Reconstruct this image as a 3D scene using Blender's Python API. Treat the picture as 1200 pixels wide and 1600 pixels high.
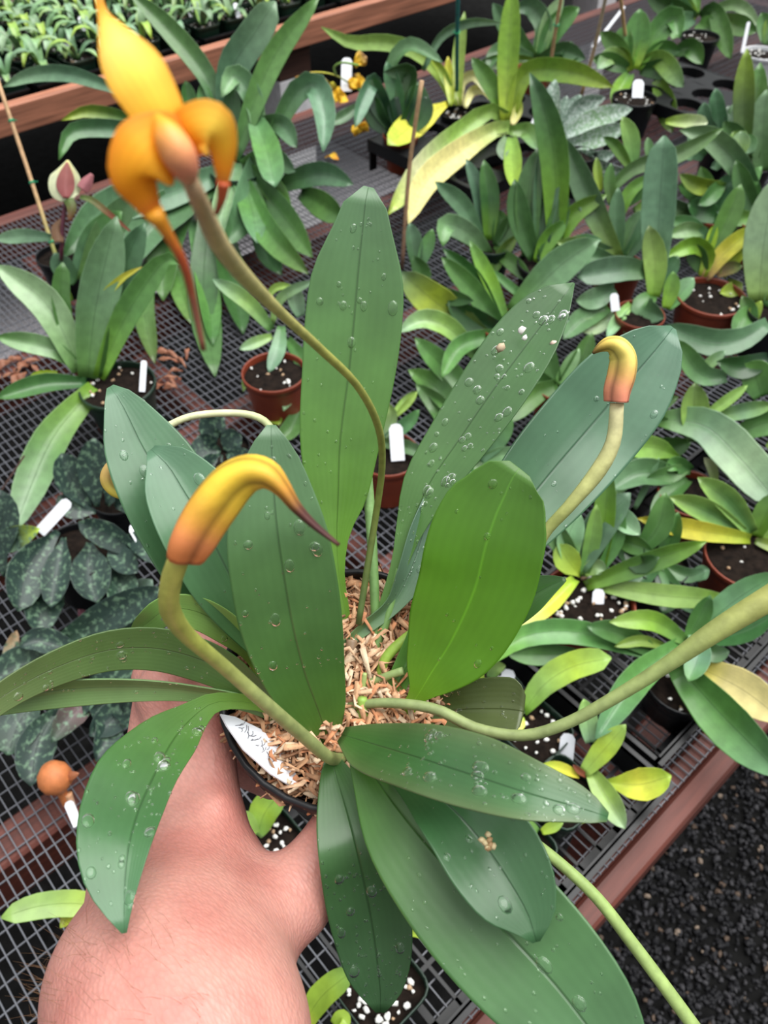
import bpy, math, random
import numpy as np
from mathutils import Vector, Matrix

for o in list(bpy.data.objects): bpy.data.objects.remove(o)
random.seed(7); RNG = np.random.default_rng(7)
S = bpy.context.scene; COL = S.collection

# ------------------------------------------------------------------ camera
# world: bench wire top is z = 0, bench runs along +X, aisle at y < 0.06, metres
FPX = 1270.0; PITCH = math.radians(47.8); AZ = math.radians(48); HC = 1.0
CAM = np.array([0, 0, HC])
fh = np.array([math.cos(AZ), math.sin(AZ), 0]); UP = np.array([0, 0, 1.0])
FW = fh*math.cos(PITCH) - UP*math.sin(PITCH)
RT = np.cross(FW, UP); RT /= np.linalg.norm(RT); CU = np.cross(RT, FW)
cd = bpy.data.cameras.new('camera'); cam = bpy.data.objects.new('camera', cd); COL.objects.link(cam)
cam.matrix_world = Matrix(((RT[0], CU[0], -FW[0], 0), (RT[1], CU[1], -FW[1], 0), (RT[2], CU[2], -FW[2], HC), (0, 0, 0, 1)))
cd.sensor_fit = 'VERTICAL'; cd.sensor_height = 36; cd.sensor_width = 27; cd.lens = 36*FPX/1600
cd.clip_start = 0.02; cd.clip_end = 60
cd.dof.use_dof = True; cd.dof.focus_distance = 0.39; cd.dof.aperture_fstop = 16
S.camera = cam

# ------------------------------------------------------------------ sky, soft sun, exposure
W = bpy.data.worlds.new('overcast_sky'); S.world = W; W.use_nodes = True
nt = W.node_tree; nt.nodes.clear()
ow = nt.nodes.new('ShaderNodeOutputWorld'); bg = nt.nodes.new('ShaderNodeBackground')
tc = nt.nodes.new('ShaderNodeTexCoord'); sx = nt.nodes.new('ShaderNodeSeparateXYZ'); cr = nt.nodes.new('ShaderNodeValToRGB')
nt.links.new(tc.outputs['Generated'], sx.inputs[0]); nt.links.new(sx.outputs['Z'], cr.inputs[0])
cr.color_ramp.elements[0].position = 0.0; cr.color_ramp.elements[0].color = (0.10, 0.11, 0.11, 1)
cr.color_ramp.elements[1].position = 0.9; cr.color_ramp.elements[1].color = (0.97, 0.99, 1.0, 1)
nt.links.new(cr.outputs[0], bg.inputs[0]); bg.inputs[1].default_value = 0.85
nt.links.new(bg.outputs[0], ow.inputs[0])
sd = bpy.data.lights.new('sun', 'SUN'); sun = bpy.data.objects.new('sun', sd); COL.objects.link(sun)
sd.energy = 3.1; sd.angle = math.radians(55); sd.color = (1.0, 0.99, 0.96)
sun.rotation_euler = Vector((0.35, -0.15, 1)).to_track_quat('Z', 'Y').to_euler()
vs = S.view_settings; vs.view_transform = 'Standard'; vs.look = 'None'; vs.gamma = 1; vs.use_curve_mapping = False
vs.exposure = 0.50

# ------------------------------------------------------------------ placing helpers
def V(*a): return np.array(a, float)
def ray(x, y): return FW + RT*(x-600)/FPX - CU*(y-800)/FPX
def at(x, y, d): return CAM + ray(x, y)*d                      # point at a depth
def atz(x, y, z):                                              # point on a height
    r = ray(x, y); return CAM + r*((z-HC)/r[2])
def aty(x, y, Y):
    r = ray(x, y); return CAM + r*(Y/r[1])
def depth(p): return float((np.asarray(p)-CAM) @ FW)
def nrm(v): return v/(np.linalg.norm(v)+1e-12)

# ------------------------------------------------------------------ materials
def mat(name, color=(.5, .5, .5), rough=.5, attr=False, noise=(0, 40), bump=(0, 60), spec=.5, trans=0, sss=0, kind='', metal=0):
    m = bpy.data.materials.new(name); m.use_nodes = True; t = m.node_tree; N = t.nodes; L = t.links
    b = N['Principled BSDF']; b.inputs['Roughness'].default_value = rough; b.inputs['Specular IOR Level'].default_value = spec
    b.inputs['Metallic'].default_value = metal
    geo = N.new('ShaderNodeTexCoord')
    if attr:
        a = N.new('ShaderNodeVertexColor'); a.layer_name = 'Col'; c = a.outputs['Color']
    else:
        a = N.new('ShaderNodeRGB'); a.outputs[0].default_value = (*color, 1); c = a.outputs[0]
    def mul(c, fac_out, lo, hi, inlo=.3, inhi=.7):
        mr = N.new('ShaderNodeMapRange'); mr.inputs['From Min'].default_value = inlo; mr.inputs['From Max'].default_value = inhi
        mr.inputs['To Min'].default_value = lo; mr.inputs['To Max'].default_value = hi
        L.new(fac_out, mr.inputs['Value'])
        mx = N.new('ShaderNodeMix'); mx.data_type = 'RGBA'; mx.blend_type = 'MULTIPLY'; mx.inputs['Factor'].default_value = 1
        L.new(c, mx.inputs['A']); L.new(mr.outputs[0], mx.inputs['B']); return mx.outputs['Result']
    if noise[0]:
        n = N.new('ShaderNodeTexNoise'); n.inputs['Scale'].default_value = noise[1]; n.inputs['Detail'].default_value = 5
        L.new(geo.outputs['Object'], n.inputs['Vector']); c = mul(c, n.outputs['Fac'], 1-noise[0], 1+noise[0])
    bump_h = None
    if kind in ('leaf', 'mottled', 'silver', 'petal', 'bright'):
        uv = N.new('ShaderNodeUVMap'); s = N.new('ShaderNodeSeparateXYZ'); L.new(uv.outputs[0], s.inputs[0])
        def mth(op, *ins):
            k = N.new('ShaderNodeMath'); k.operation = op
            for i, v in enumerate(ins):
                if isinstance(v, (int, float)): k.inputs[i].default_value = v
                else: L.new(v, k.inputs[i])
            return k.outputs[0]
        du = mth('ABSOLUTE', mth('SUBTRACT', s.outputs[0], .5))
        rib = mth('SUBTRACT', 1.0, mth('MINIMUM', mth('DIVIDE', du, .018), 1.0))        # midrib line
        if kind != 'petal':
            c = mul(c, rib, 1.0, .60 if kind != 'bright' else 1.5, 0, 1)
        wv = mth('SINE', mth('MULTIPLY', s.outputs[0], 75.0 if kind != 'petal' else 44.0))
        c = mul(c, wv, *((.965, 1.035) if kind == 'petal' else (.982, 1.018)), -1, 1)
        if kind == 'mottled' or kind == 'silver':
            vo = N.new('ShaderNodeTexNoise'); vo.inputs['Scale'].default_value = 150; vo.inputs['Detail'].default_value = 6
            L.new(geo.outputs['Object'], vo.inputs['Vector'])
            rp = N.new('ShaderNodeValToRGB'); rp.color_ramp.elements[0].position, rp.color_ramp.elements[1].position = (.52, .68) if kind == 'mottled' else (.45, .62)
            L.new(vo.outputs['Fac'], rp.inputs[0])
            mx = N.new('ShaderNodeMix'); mx.data_type = 'RGBA'; L.new(rp.outputs[0], mx.inputs['Factor']); L.new(c, mx.inputs['A'])
            mx.inputs['B'].default_value = (.12, .21, .13, 1) if kind == 'mottled' else (.58, .67, .62, 1); c = mx.outputs['Result']
        ft = N.new('ShaderNodeTexNoise'); ft.inputs['Scale'].default_value = 220; L.new(geo.outputs['Object'], ft.inputs['Vector'])
        bump_h = mth('SUBTRACT', mth('ADD', mth('MULTIPLY', wv, .018), mth('MULTIPLY', ft.outputs['Fac'], .12)), rib)
    if kind == 'wood':
        mp = N.new('ShaderNodeMapping'); mp.inputs['Scale'].default_value = (3, 60, 60); L.new(geo.outputs['Object'], mp.inputs[0])
        w = N.new('ShaderNodeTexNoise'); w.inputs['Scale'].default_value = 1.5; w.inputs['Detail'].default_value = 6; L.new(mp.outputs[0], w.inputs['Vector'])
        c = mul(c, w.outputs['Fac'], .55, 1.35)
    if kind == 'skin':
        n1 = N.new('ShaderNodeTexNoise'); n1.inputs['Scale'].default_value = 28; n1.inputs['Detail'].default_value = 4; L.new(geo.outputs['Object'], n1.inputs['Vector'])
        rp = N.new('ShaderNodeValToRGB'); rp.color_ramp.elements[0].position = .38; rp.color_ramp.elements[1].position = .62
        rp.color_ramp.elements[0].color = (.57, .232, .192, 1); rp.color_ramp.elements[1].color = (.66, .32, .265, 1)
        L.new(n1.outputs['Fac'], rp.inputs[0]); c = rp.outputs[0]
        v = N.new('ShaderNodeTexVoronoi'); v.inputs['Scale'].default_value = 750; v.feature = 'F1'
        mp = N.new('ShaderNodeMapping'); mp.inputs['Rotation'].default_value = (0, 0, .5); mp.inputs['Scale'].default_value = (1, .45, 1)
        L.new(geo.outputs['Object'], mp.inputs[0]); L.new(mp.outputs[0], v.inputs['Vector'])
        c = mul(c, v.outputs['Distance'], 1.06, .90, 0, 1)
        wr = N.new('ShaderNodeTexNoise'); wr.inputs['Scale'].default_value = 130; wr.inputs['Detail'].default_value = 6
        L.new(mp.outputs[0], wr.inputs['Vector'])
        ad = N.new('ShaderNodeMath'); ad.operation = 'ADD'; L.new(v.outputs['Distance'], ad.inputs[0]); L.new(wr.outputs['Fac'], ad.inputs[1]); bump_h = ad.outputs[0]
    L.new(c, b.inputs['Base Color'])
    if bump[0]:
        bp = N.new('ShaderNodeBump'); bp.inputs['Strength'].default_value = bump[0]; bp.inputs['Distance'].default_value = .001
        if bump_h is None:
            n = N.new('ShaderNodeTexNoise'); n.inputs['Scale'].default_value = bump[1]; n.inputs['Detail'].default_value = 4
            L.new(geo.outputs['Object'], n.inputs['Vector']); bump_h = n.outputs['Fac']
        L.new(bump_h, bp.inputs['Height']); L.new(bp.outputs[0], b.inputs['Normal'])
    if sss:
        b.inputs['Subsurface Weight'].default_value = sss; b.inputs['Subsurface Radius'].default_value = (.008, .003, .0015); b.inputs['Subsurface Scale'].default_value = .6
    if trans:
        tr = N.new('ShaderNodeBsdfTranslucent'); mul2 = mul(c, s.outputs[1], 1.3, 1.3, 0, 1); L.new(mul2, tr.inputs['Color'])
        ms = N.new('ShaderNodeMixShader'); ms.inputs[0].default_value = trans
        L.new(b.outputs[0], ms.inputs[1]); L.new(tr.outputs[0], ms.inputs[2]); L.new(ms.outputs[0], N['Material Output'].inputs[0])
    return m
M = {}
M['leaf'] = mat('leaf_green', rough=.31, attr=True, noise=(.16, 60), bump=(.35, 0), kind='leaf', trans=.13, spec=.5)
M['bright'] = mat('leaf_young', rough=.30, attr=True, noise=(.12, 35), bump=(.2, 0), kind='bright', trans=.32, spec=.5)
M['hero'] = mat('leaf_leathery', rough=.33, attr=True, noise=(.13, 45), bump=(.35, 0), kind='leaf', trans=.10, spec=.5)
M['mottled'] = mat('leaf_mottled', rough=.45, attr=True, noise=(.2, 60), bump=(.3, 0), kind='mottled', trans=.05)
M['silver'] = mat('leaf_silver', rough=.5, attr=True, noise=(.2, 60), bump=(.3, 0), kind='silver', trans=.05)
M['petal'] = mat('petal', rough=.5, attr=True, noise=(.1, 60), kind='petal', trans=.3, spec=.3)
M['stem'] = mat('stem', rough=.5, attr=True, noise=(.18, 160), bump=(.2, 300))
M['cplain'] = mat('painted_plain', rough=.6, attr=True, noise=(.15, 120), bump=(.3, 200))
M['bark'] = mat('shredded_bark', rough=.85, attr=True, noise=(.25, 200), bump=(.5, 500))
M['soil'] = mat('soil', (.011, .007, .005), .95, spec=.15, noise=(.6, 90), bump=(1, 200))
M['perlite'] = mat('perlite', (.82, .81, .78), .8, noise=(.08, 100), bump=(.4, 400))
M['terra'] = mat('terracotta_plastic', (.21, .038, .016), .42, noise=(.12, 30))
M['green'] = mat('dark_green_plastic', (.010, .030, .018), .35, noise=(.2, 30))
M['black'] = mat('black_plastic', (.007, .0075, .009), .38, spec=.35, noise=(.25, 40), bump=(.1, 60))
M['white'] = mat('white_plastic', (.80, .81, .84), .4, noise=(.05, 60))
M['tag'] = mat('white_label', (.82, .84, .90), .45)
M['ink'] = mat('pencil_grey', (.12, .12, .14), .7)
M['redwood'] = mat('red_stained_wood', (.115, .030, .020), .6, kind='wood', bump=(.4, 90))
M['fascia'] = mat('red_cedar_board', (.42, .17, .10), .65, kind='wood', bump=(.4, 90))
M['wire'] = mat('galvanised_wire', (.13, .135, .155), .45, spec=.4)
M['skin'] = mat('skin', kind='skin', rough=.42, bump=(.24, 0), sss=.25, spec=.4)
M['hair'] = mat('arm_hair', (.22, .12, .06), .5)
M['gravel'] = mat('black_gravel', rough=.65, attr=True, noise=(.3, 300), bump=(.4, 300), spec=.25)
M['ground'] = mat('dark_ground', (.006, .006, .006), .95, spec=.1, noise=(.5, 30), bump=(.8, 80))
M['slab'] = mat('grey_gravel_ground', (.30, .29, .31), .85, noise=(.55, 110), bump=(1, 200))
M['soilred'] = mat('reddish_ground', (.05, .018, .017), .95, spec=.1, noise=(.5, 40), bump=(.8, 90))
M['conc'] = mat('pale_concrete', (.82, .81, .84), .8, noise=(.10, 30), bump=(.4, 80))
M['bamboo'] = mat('bamboo', rough=.55, attr=True, noise=(.2, 90))
M['wood_dark'] = mat('dark_wood', (.06, .026, .018), .7, kind='wood', bump=(.4, 90))
wm = bpy.data.materials.new('water'); wm.use_nodes = True; wb = wm.node_tree.nodes['Principled BSDF']
wb.inputs['Transmission Weight'].default_value = 1; wb.inputs['Roughness'].default_value = .03; wb.inputs['IOR'].default_value = 1.33
wb.inputs['Base Color'].default_value = (1, 1, 1, 1); M['water'] = wm

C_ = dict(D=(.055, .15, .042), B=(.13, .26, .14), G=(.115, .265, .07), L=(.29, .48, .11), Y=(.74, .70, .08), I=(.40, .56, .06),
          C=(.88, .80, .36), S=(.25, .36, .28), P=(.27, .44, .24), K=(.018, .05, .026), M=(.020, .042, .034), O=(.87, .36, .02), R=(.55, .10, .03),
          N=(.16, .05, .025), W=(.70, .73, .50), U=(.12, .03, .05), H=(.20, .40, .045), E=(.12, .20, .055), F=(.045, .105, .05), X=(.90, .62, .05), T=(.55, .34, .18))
def cc(k): return C_[k] if isinstance(k, str) else k

# ------------------------------------------------------------------ object helpers
def empty(name, loc, label, cat, group=None):
    o = bpy.data.objects.new(name, None); COL.objects.link(o); o.location = loc; o.empty_display_size = .02
    o['label'] = label; o['category'] = cat
    if group: o['group'] = group
    return o
def rootloc(p):
    v = np.zeros(3)
    while p is not None: v = v + np.array(p.location); p = p.parent
    return v
def mesh(name, vs, fs, material, parent=None, cols=None, uvs=None, smooth=True, stuff=False):
    vs = np.asarray(vs, float)
    if parent is not None: vs = vs - rootloc(parent)
    me = bpy.data.meshes.new(name); me.from_pydata(vs.tolist(), [], fs); me.materials.append(M[material])
    if smooth: me.polygons.foreach_set('use_smooth', [True]*len(me.polygons))
    if cols is not None:
        ca = me.color_attributes.new('Col', 'FLOAT_COLOR', 'POINT')
        a = np.ones((len(vs), 4)); a[:, :3] = cols; ca.data.foreach_set('color', a.ravel())
    if uvs is not None:
        ul = me.uv_layers.new(name='UVMap'); li = np.zeros(len(me.loops), int); me.loops.foreach_get('vertex_index', li)
        ul.data.foreach_set('uv', np.asarray(uvs)[li].ravel())
    me.update()
    o = bpy.data.objects.new(name, me); COL.objects.link(o)
    if parent is not None: o.parent = parent
    if stuff: o['kind'] = 'stuff'
    return o
class MB:                                                      # collects shapes into one mesh
    def __init__(s): s.v = []; s.f = []; s.c = []; s.n = 0
    def add(s, v, f, c=None):
        v = np.asarray(v, float); s.v.append(v); s.f += [tuple(i+s.n for i in q) for q in f]; s.n += len(v)
        s.c.append(np.broadcast_to(np.array(c if c is not None else (1, 1, 1), float), (len(v), 3)) if np.ndim(c) < 2 else np.asarray(c))
    def box(s, lo, hi, c=None, rz=0, ctr=None):
        x0, y0, z0 = lo; x1, y1, z1 = hi
        v = np.array([(x0, y0, z0), (x1, y0, z0), (x1, y1, z0), (x0, y1, z0), (x0, y0, z1), (x1, y0, z1), (x1, y1, z1), (x0, y1, z1)], float)
        s.add(v, [(0, 3, 2, 1), (4, 5, 6, 7), (0, 1, 5, 4), (1, 2, 6, 5), (2, 3, 7, 6), (3, 0, 4, 7)], c)
    def build(s, name, m, parent=None, smooth=False, stuff=False):
        return mesh(name, np.concatenate(s.v), s.f, m, parent, cols=np.concatenate(s.c), smooth=smooth, stuff=stuff)
def catmull(P, n):
    P = np.asarray(P, float); k = len(P)
    if k == 2: t = np.linspace(0, 1, n)[:, None]; return P[0]*(1-t)+P[1]*t
    d = np.concatenate([[0], np.cumsum(np.linalg.norm(np.diff(P[:, :3], axis=0), axis=1)+1e-9)])
    m = np.zeros_like(P)
    for i in range(k):
        a, b = max(i-1, 0), min(i+1, k-1); m[i] = (P[b]-P[a])/(d[b]-d[a])
    out = []
    for t in np.linspace(0, d[-1], n):
        i = min(max(np.searchsorted(d, t)-1, 0), k-2); h = d[i+1]-d[i]; u = (t-d[i])/h
        out.append((2*u**3-3*u**2+1)*P[i]+(u**3-2*u**2+u)*h*m[i]+(-2*u**3+3*u**2)*P[i+1]+(u**3-u**2)*h*m[i+1])
    return np.array(out)
PROF = dict(strap=[(0, .48), (.15, .70), (.4, .96), (.6, 1), (.76, .86), (.88, .60), (.96, .30), (1, .04)],
            ell=[(0, .16), (.12, .3), (.35, .8), (.58, 1), (.8, .84), (.92, .54), (.98, .24), (1, .04)],
            lance=[(0, .35), (.3, .9), (.5, 1), (.75, .72), (.9, .4), (1, .03)],
            blunt=[(0, .35), (.2, .75), (.5, 1), (.8, .95), (.93, .7), (.985, .36), (1, .08)])
SCOL = np.array([-1, -.95, -.62, -.28, 0, .28, .62, .95, 1])
def colgrad(cols, t):
    cols = [k for c in cols for k in (c if isinstance(c, str) else [c])]; cs = [np.array(cc(c)) for c in cols]
    if len(cs) == 1: return np.repeat(cs[0][None], len(t), 0)
    x = np.linspace(0, 1, len(cs)); return np.stack([np.interp(t, x, [c[i] for c in cs]) for i in range(3)], 1)
def leaf(parent, C, hw, cols, nhint=None, roll=0, fold=.2, thick=.0009, m='leaf', name='leaf', ecol=None, eamt=.0, nu=14, wave=0, under=None):
    """C: centre points (k,3); hw: (k) or (k,2) half widths at those points; or a profile name with max half width"""
    C = np.asarray(C, float)
    if isinstance(hw, tuple):
        P = catmull(C, nu+1); t = np.linspace(0, 1, nu+1); pr = PROF[hw[0]]
        w = np.interp(t, [p[0] for p in pr], [p[1] for p in pr])*hw[1]; HL = HR = w
    else:
        hw = np.asarray(hw, float)
        if hw.ndim == 1: hw = np.stack([hw, hw], 1)
        A = catmull(np.hstack([C, hw]), nu+1); P = A[:, :3]; HL = np.maximum(A[:, 3], .0004); HR = np.maximum(A[:, 4], .0004); t = np.linspace(0, 1, nu+1)
    T = np.gradient(P, axis=0); T /= np.linalg.norm(T, axis=1)[:, None]+1e-12
    va = []; vb = []; ph = random.random()*6
    for i in range(nu+1):
        nh = nrm(CAM-P[i]) if nhint is None else nhint
        side = nrm(np.cross(T[i], nh)); nn = np.cross(side, T[i])
        r = roll if np.isscalar(roll) else np.interp(t[i], np.linspace(0, 1, len(roll)), roll)
        side, nn = side*math.cos(r)+nn*math.sin(r), nn*math.cos(r)-side*math.sin(r)
        for s in SCOL:
            w = HL[i] if s < 0 else HR[i]
            off = fold*w*(abs(s)**1.3) + (wave*w*math.sin(t[i]*9+ph+(2 if s > 0 else 0))*abs(s)**2 if wave else 0)
            p = P[i]+side*s*w+nn*off; va.append(p); th = min(thick, w*.5); vb.append(p-nn*th*(1 if abs(s) < 1 else .6))
    n = len(SCOL); R = (nu+1)*n; fs = []
    for i in range(nu):
        for j in range(n-1):
            a = i*n+j; fs.append((a, a+1, a+n+1, a+n)); fs.append((R+a, R+a+n, R+a+n+1, R+a+1))
        a = i*n; fs.append((a, a+n, R+a+n, R+a)); a += n-1; fs.append((a, R+a, R+a+n, a+n))
    for j in range(n-1):
        fs.append((j, R+j, R+j+1, j+1)); a = nu*n+j; fs.append((a, a+1, R+a+1, R+a))
    base = colgrad(cols, t)*(RNG.uniform(.72, 1.12)*np.array([RNG.uniform(.9, 1.1), 1, RNG.uniform(.85, 1.1)]) if m == 'leaf' else 1); vc = np.repeat(base, n, 0)
    if ecol is not None:
        e = np.tile(np.abs(SCOL)**2.5*eamt, nu+1)[:, None]; vc = vc*(1-e)+np.array(cc(ecol))*e
    vcb = vc if under is None else np.repeat(colgrad([under], t), n, 0)
    uv = np.stack([np.tile(SCOL*.5+.5, nu+1), np.repeat(t, n)], 1)
    o = mesh(name, np.array(va+vb), fs, m, parent, np.vstack([vc, vcb]), np.vstack([uv, uv]))
    return o, np.array(va).reshape(nu+1, n, 3)
def tube_vf(P, R, ns=8, lobes=0, lobe_n=3):
    P = np.asarray(P, float); T = np.gradient(P, axis=0); T /= np.linalg.norm(T, axis=1)[:, None]+1e-12
    a = V(.3, .5, .8); X = nrm(np.cross(T[0], a)); v = []
    for i in range(len(P)):
        X = nrm(X-T[i]*(X@T[i])); Y = np.cross(T[i], X)
        for k in range(ns):
            th = 2*math.pi*k/ns; r = R[i]*(1+lobes*math.cos(lobe_n*th)); v.append(P[i]+X*r*math.cos(th)+Y*r*math.sin(th))
    f = [(i*ns+k, i*ns+(k+1) % ns, (i+1)*ns+(k+1) % ns, (i+1)*ns+k) for i in range(len(P)-1) for k in range(ns)]
    f += [tuple(range(ns-1, -1, -1)), tuple(len(P)*ns-ns+k for k in range(ns))]
    return np.array(v), f
def tube(name, parent, P, R, cols, m='stem', n=16, ns=8, lobes=0, stuff=False):
    P = np.asarray(P, float); R = np.asarray(R, float)*np.ones(len(P)); A = catmull(np.hstack([P, R[:, None]]), n)
    v, f = tube_vf(A[:, :3], np.maximum(A[:, 3], .0002), ns, lobes)
    vc = np.repeat(colgrad(cols, np.linspace(0, 1, n)), ns, 0)
    if lobes: vc = vc*np.tile(1-.55*np.clip(-np.cos(3*2*np.pi*np.arange(ns)/ns), 0, 1)**2, n)[:, None]
    return mesh(name, v, f, m, parent, vc, stuff=stuff)
def lathe_vf(prof, ctr, n=32, square=0.0):
    """revolve (r,z); square>0 gives a rounded-square plan"""
    v = []; k = len(prof)
    for r, z in prof:
        for i in range(n):
            a = 2*math.pi*i/n
            if square:
                c, s_ = math.cos(a), math.sin(a); q = (abs(c)**square+abs(s_)**square)**(-1/square)
                v.append((ctr[0]+r*q*c, ctr[1]+r*q*s_, ctr[2]+z))
            else: v.append((ctr[0]+r*math.cos(a), ctr[1]+r*math.sin(a), ctr[2]+z))
    f = [(j*n+i, j*n+(i+1) % n, (j+1)*n+(i+1) % n, (j+1)*n+i) for j in range(k-1) for i in range(n)]
    return np.array(v), f
def blob_vf(ctr, r, seed=0, sq=(1, 1, 1), jag=.25):
    ph = (1+5**.5)/2
    v = np.array([(-1, ph, 0), (1, ph, 0), (-1, -ph, 0), (1, -ph, 0), (0, -1, ph), (0, 1, ph), (0, -1, -ph), (0, 1, -ph), (ph, 0, -1), (ph, 0, 1), (-ph, 0, -1), (-ph, 0, 1)])/1.9
    f = [(0, 11, 5), (0, 5, 1), (0, 1, 7), (0, 7, 10), (0, 10, 11), (1, 5, 9), (5, 11, 4), (11, 10, 2), (10, 7, 6), (7, 1, 8), (3, 9, 4), (3, 4, 2), (3, 2, 6), (3, 6, 8), (3, 8, 9), (4, 9, 5), (2, 4, 11), (6, 2, 10), (8, 6, 7), (9, 8, 1)]
    v = v*(1+RNG.uniform(-jag, jag, (12, 1)))*np.array(sq); a = RNG.uniform(0, 6.28); c, s = math.cos(a), math.sin(a)
    v = v @ np.array([[c, -s, 0], [s, c, 0], [0, 0, 1]]); return v*r+np.asarray(ctr), f
def structure(o): o['kind'] = 'structure'; return o

# ------------------------------------------------------------------ setting: ground
g = MB(); g.box((-3, -3, -.74), (7, 9, -.72)); structure(g.build('floor', 'ground'))
g = MB(); g.box((-1.5, 2.50, -.72), (2.45, 3.12, -.70)); structure(g.build('trim_1', 'slab'))
g = MB(); g.box((2.45, 2.02, -.72), (6, 3.4, -.705)); g.box((-1.5, 3.12, -.72), (2.45, 3.4, -.705)); structure(g.build('trim_2', 'soilred'))
# black gravel of the aisle
g = MB()
n_ = 0
while n_ < 17000:
    x = RNG.uniform(.05, 2.6); y = RNG.uniform(-1.1, .10)
    q = V(x, y, -.715)-CAM; z = q @ FW; X = 600+FPX*(q @ RT)/z; Y = 800-FPX*(q @ CU)/z
    if not (X < 1500 and Y > 900) and RNG.random() > .25: continue
    n_ += 1; r = RNG.uniform(.0028, .0075); k = RNG.random()
    c = (.010, .010, .012) if k < .72 else ((.035, .034, .038) if k < .955 else ((.085, .058, .042) if k < .988 else (.22, .17, .13)))
    v, f = blob_vf((x, y, -.719+RNG.uniform(0, .010)), r, sq=(1, .8, .7), jag=.35); g.add(v, f, c)
gr = g.build('aisle_gravel', 'gravel', stuff=True); gr['label'] = 'loose black gravel covering the aisle beside the bench'; gr['category'] = 'gravel'

# ------------------------------------------------------------------ growing bench in front
BX0, BX1, BY0, BY1 = -1.2, 4.6, .062, 2.03
bench = empty('plant_bench', (1, 1, -.7), 'long greenhouse bench with galvanised wire mesh top and red stained edge boards', 'bench')
def board(par, lo, hi, m, name):
    g = MB(); b = .004; x0, y0, z0 = lo; x1, y1, z1 = hi
    v = []
    for z, i in ((z0, b), (z0+b, 0), (z1-b, 0), (z1, b)):
        v += [(x0+i, y0+i, z), (x1-i, y0+i, z), (x1-i, y1-i, z), (x0+i, y1-i, z)]
    f = [(3, 2, 1, 0), (12, 13, 14, 15)]+[(k*4+i, k*4+(i+1) % 4, k*4+4+(i+1) % 4, k*4+4+i) for k in range(3) for i in range(4)]
    return mesh(name, v, f, m, par, smooth=False)
board(bench, (BX0, .040, -.092), (BX1, .070, .001), 'redwood', 'edge_board'); board(bench, (BX0, .0705, -.092), (BX1, .097, -.0045), 'redwood', 'edge_board')
board(bench, (BX0, 2.0, -.092), (BX1, 2.04, .004), 'redwood', 'edge_board')
for y in (.555, 1.03, 1.45): board(bench, (BX0, y, -.095), (BX1, y+.055, -.006), 'redwood', 'joist')
for x in (-.9, .6, 2.2, 3.8):
    for y in (.115, 1.93): board(bench, (x, y, -.7), (x+.09, y+.06, -.095), 'redwood', 'leg')
    board(bench, (x-.04, .09, -.18), (x-.002, 2.0, -.095), 'redwood', 'cross_beam')
g = MB(); wr = .00075
sxp, syp = .0122, .0258
for i in range(int((BX1-BX0)/sxp)):
    x = BX0+i*sxp; g.box((x-wr, .072, -.0018), (x+wr, 1.999, 0))
for j in range(int((1.995-.074)/syp)+1):
    y = .074+j*syp; g.box((BX0, y-wr, -.0036), (BX1, y+wr, -.0018))
g.build('wire_mesh', 'wire', bench, stuff=True)

# ------------------------------------------------------------------ far bench
FB = empty('plant_bench', (1.5, 2.8, -.7), 'second bench across the gap with a red cedar front board, holding seedling trays', 'bench')
board(FB, (-1, 2.47, -.002), (4.6, 2.508, .076), 'fascia', 'edge_board')
board(FB, (-1, 2.508, .0), (4.6, 4.4, .02), 'wood_dark', 'bench_top')
for x in (1.77, 3.6):
    board(FB, (x, 2.515, -.11), (x+.14, 2.66, 0), 'wood_dark', 'leg')
    board(FB, (x, 2.515, -.7), (x+.14, 2.66, -.11), 'conc', 'concrete_block')

# ------------------------------------------------------------------ pots, soil, perlite
def pot(root, c, R, h, m, zt, square=0, soil='soil', drop=.012, taper=.76, perl=0, lip=.008):
    """c: centre of rim at height zt"""
    n = 32 if not square else 40
    prof = [(R*taper*.6, -h), (R*taper, -h), (R*taper, -h+.003), (R*.955, -lip*1.6), (R*.96, -lip*1.5), (R*1.0, -lip*1.4), (R*1.01, -.001), (R*1.0, 0), (R*.965, 0), (R*.955, -.002), (R*.93, -drop-.012)]
    v, f = lathe_vf(prof, (c[0], c[1], zt), n, square); o = mesh('pot', v, f, m, root)
    k = 8; pr = [(R*.945*i/k+1e-4, -drop+.004*math.cos(1.6*i/k)) for i in range(k, -1, -1)]
    v, f = lathe_vf(pr, (c[0], c[1], zt), n, square); v[:, 2] += RNG.uniform(-.0015, .0015, len(v))
    so = mesh('soil', v, [q[::-1] for q in f][::1], soil, root)
    if perl:
        g = MB()
        for i in range(perl):
            a = RNG.uniform(0, 6.28); r = R*.86*math.sqrt(RNG.random()); b = .0021*(1+RNG.random()*1.1)
            col = (.85, .84, .80) if RNG.random() < .75 else (.45, .30, .18)
            vv, ff = blob_vf((c[0]+r*math.cos(a), c[1]+r*math.sin(a), zt-drop+.0045), b, sq=(1, .8, .75), jag=.4); g.add(vv, ff, col)
        g.build('perlite', 'cplain', root, smooth=True, stuff=True)
    return o
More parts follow.
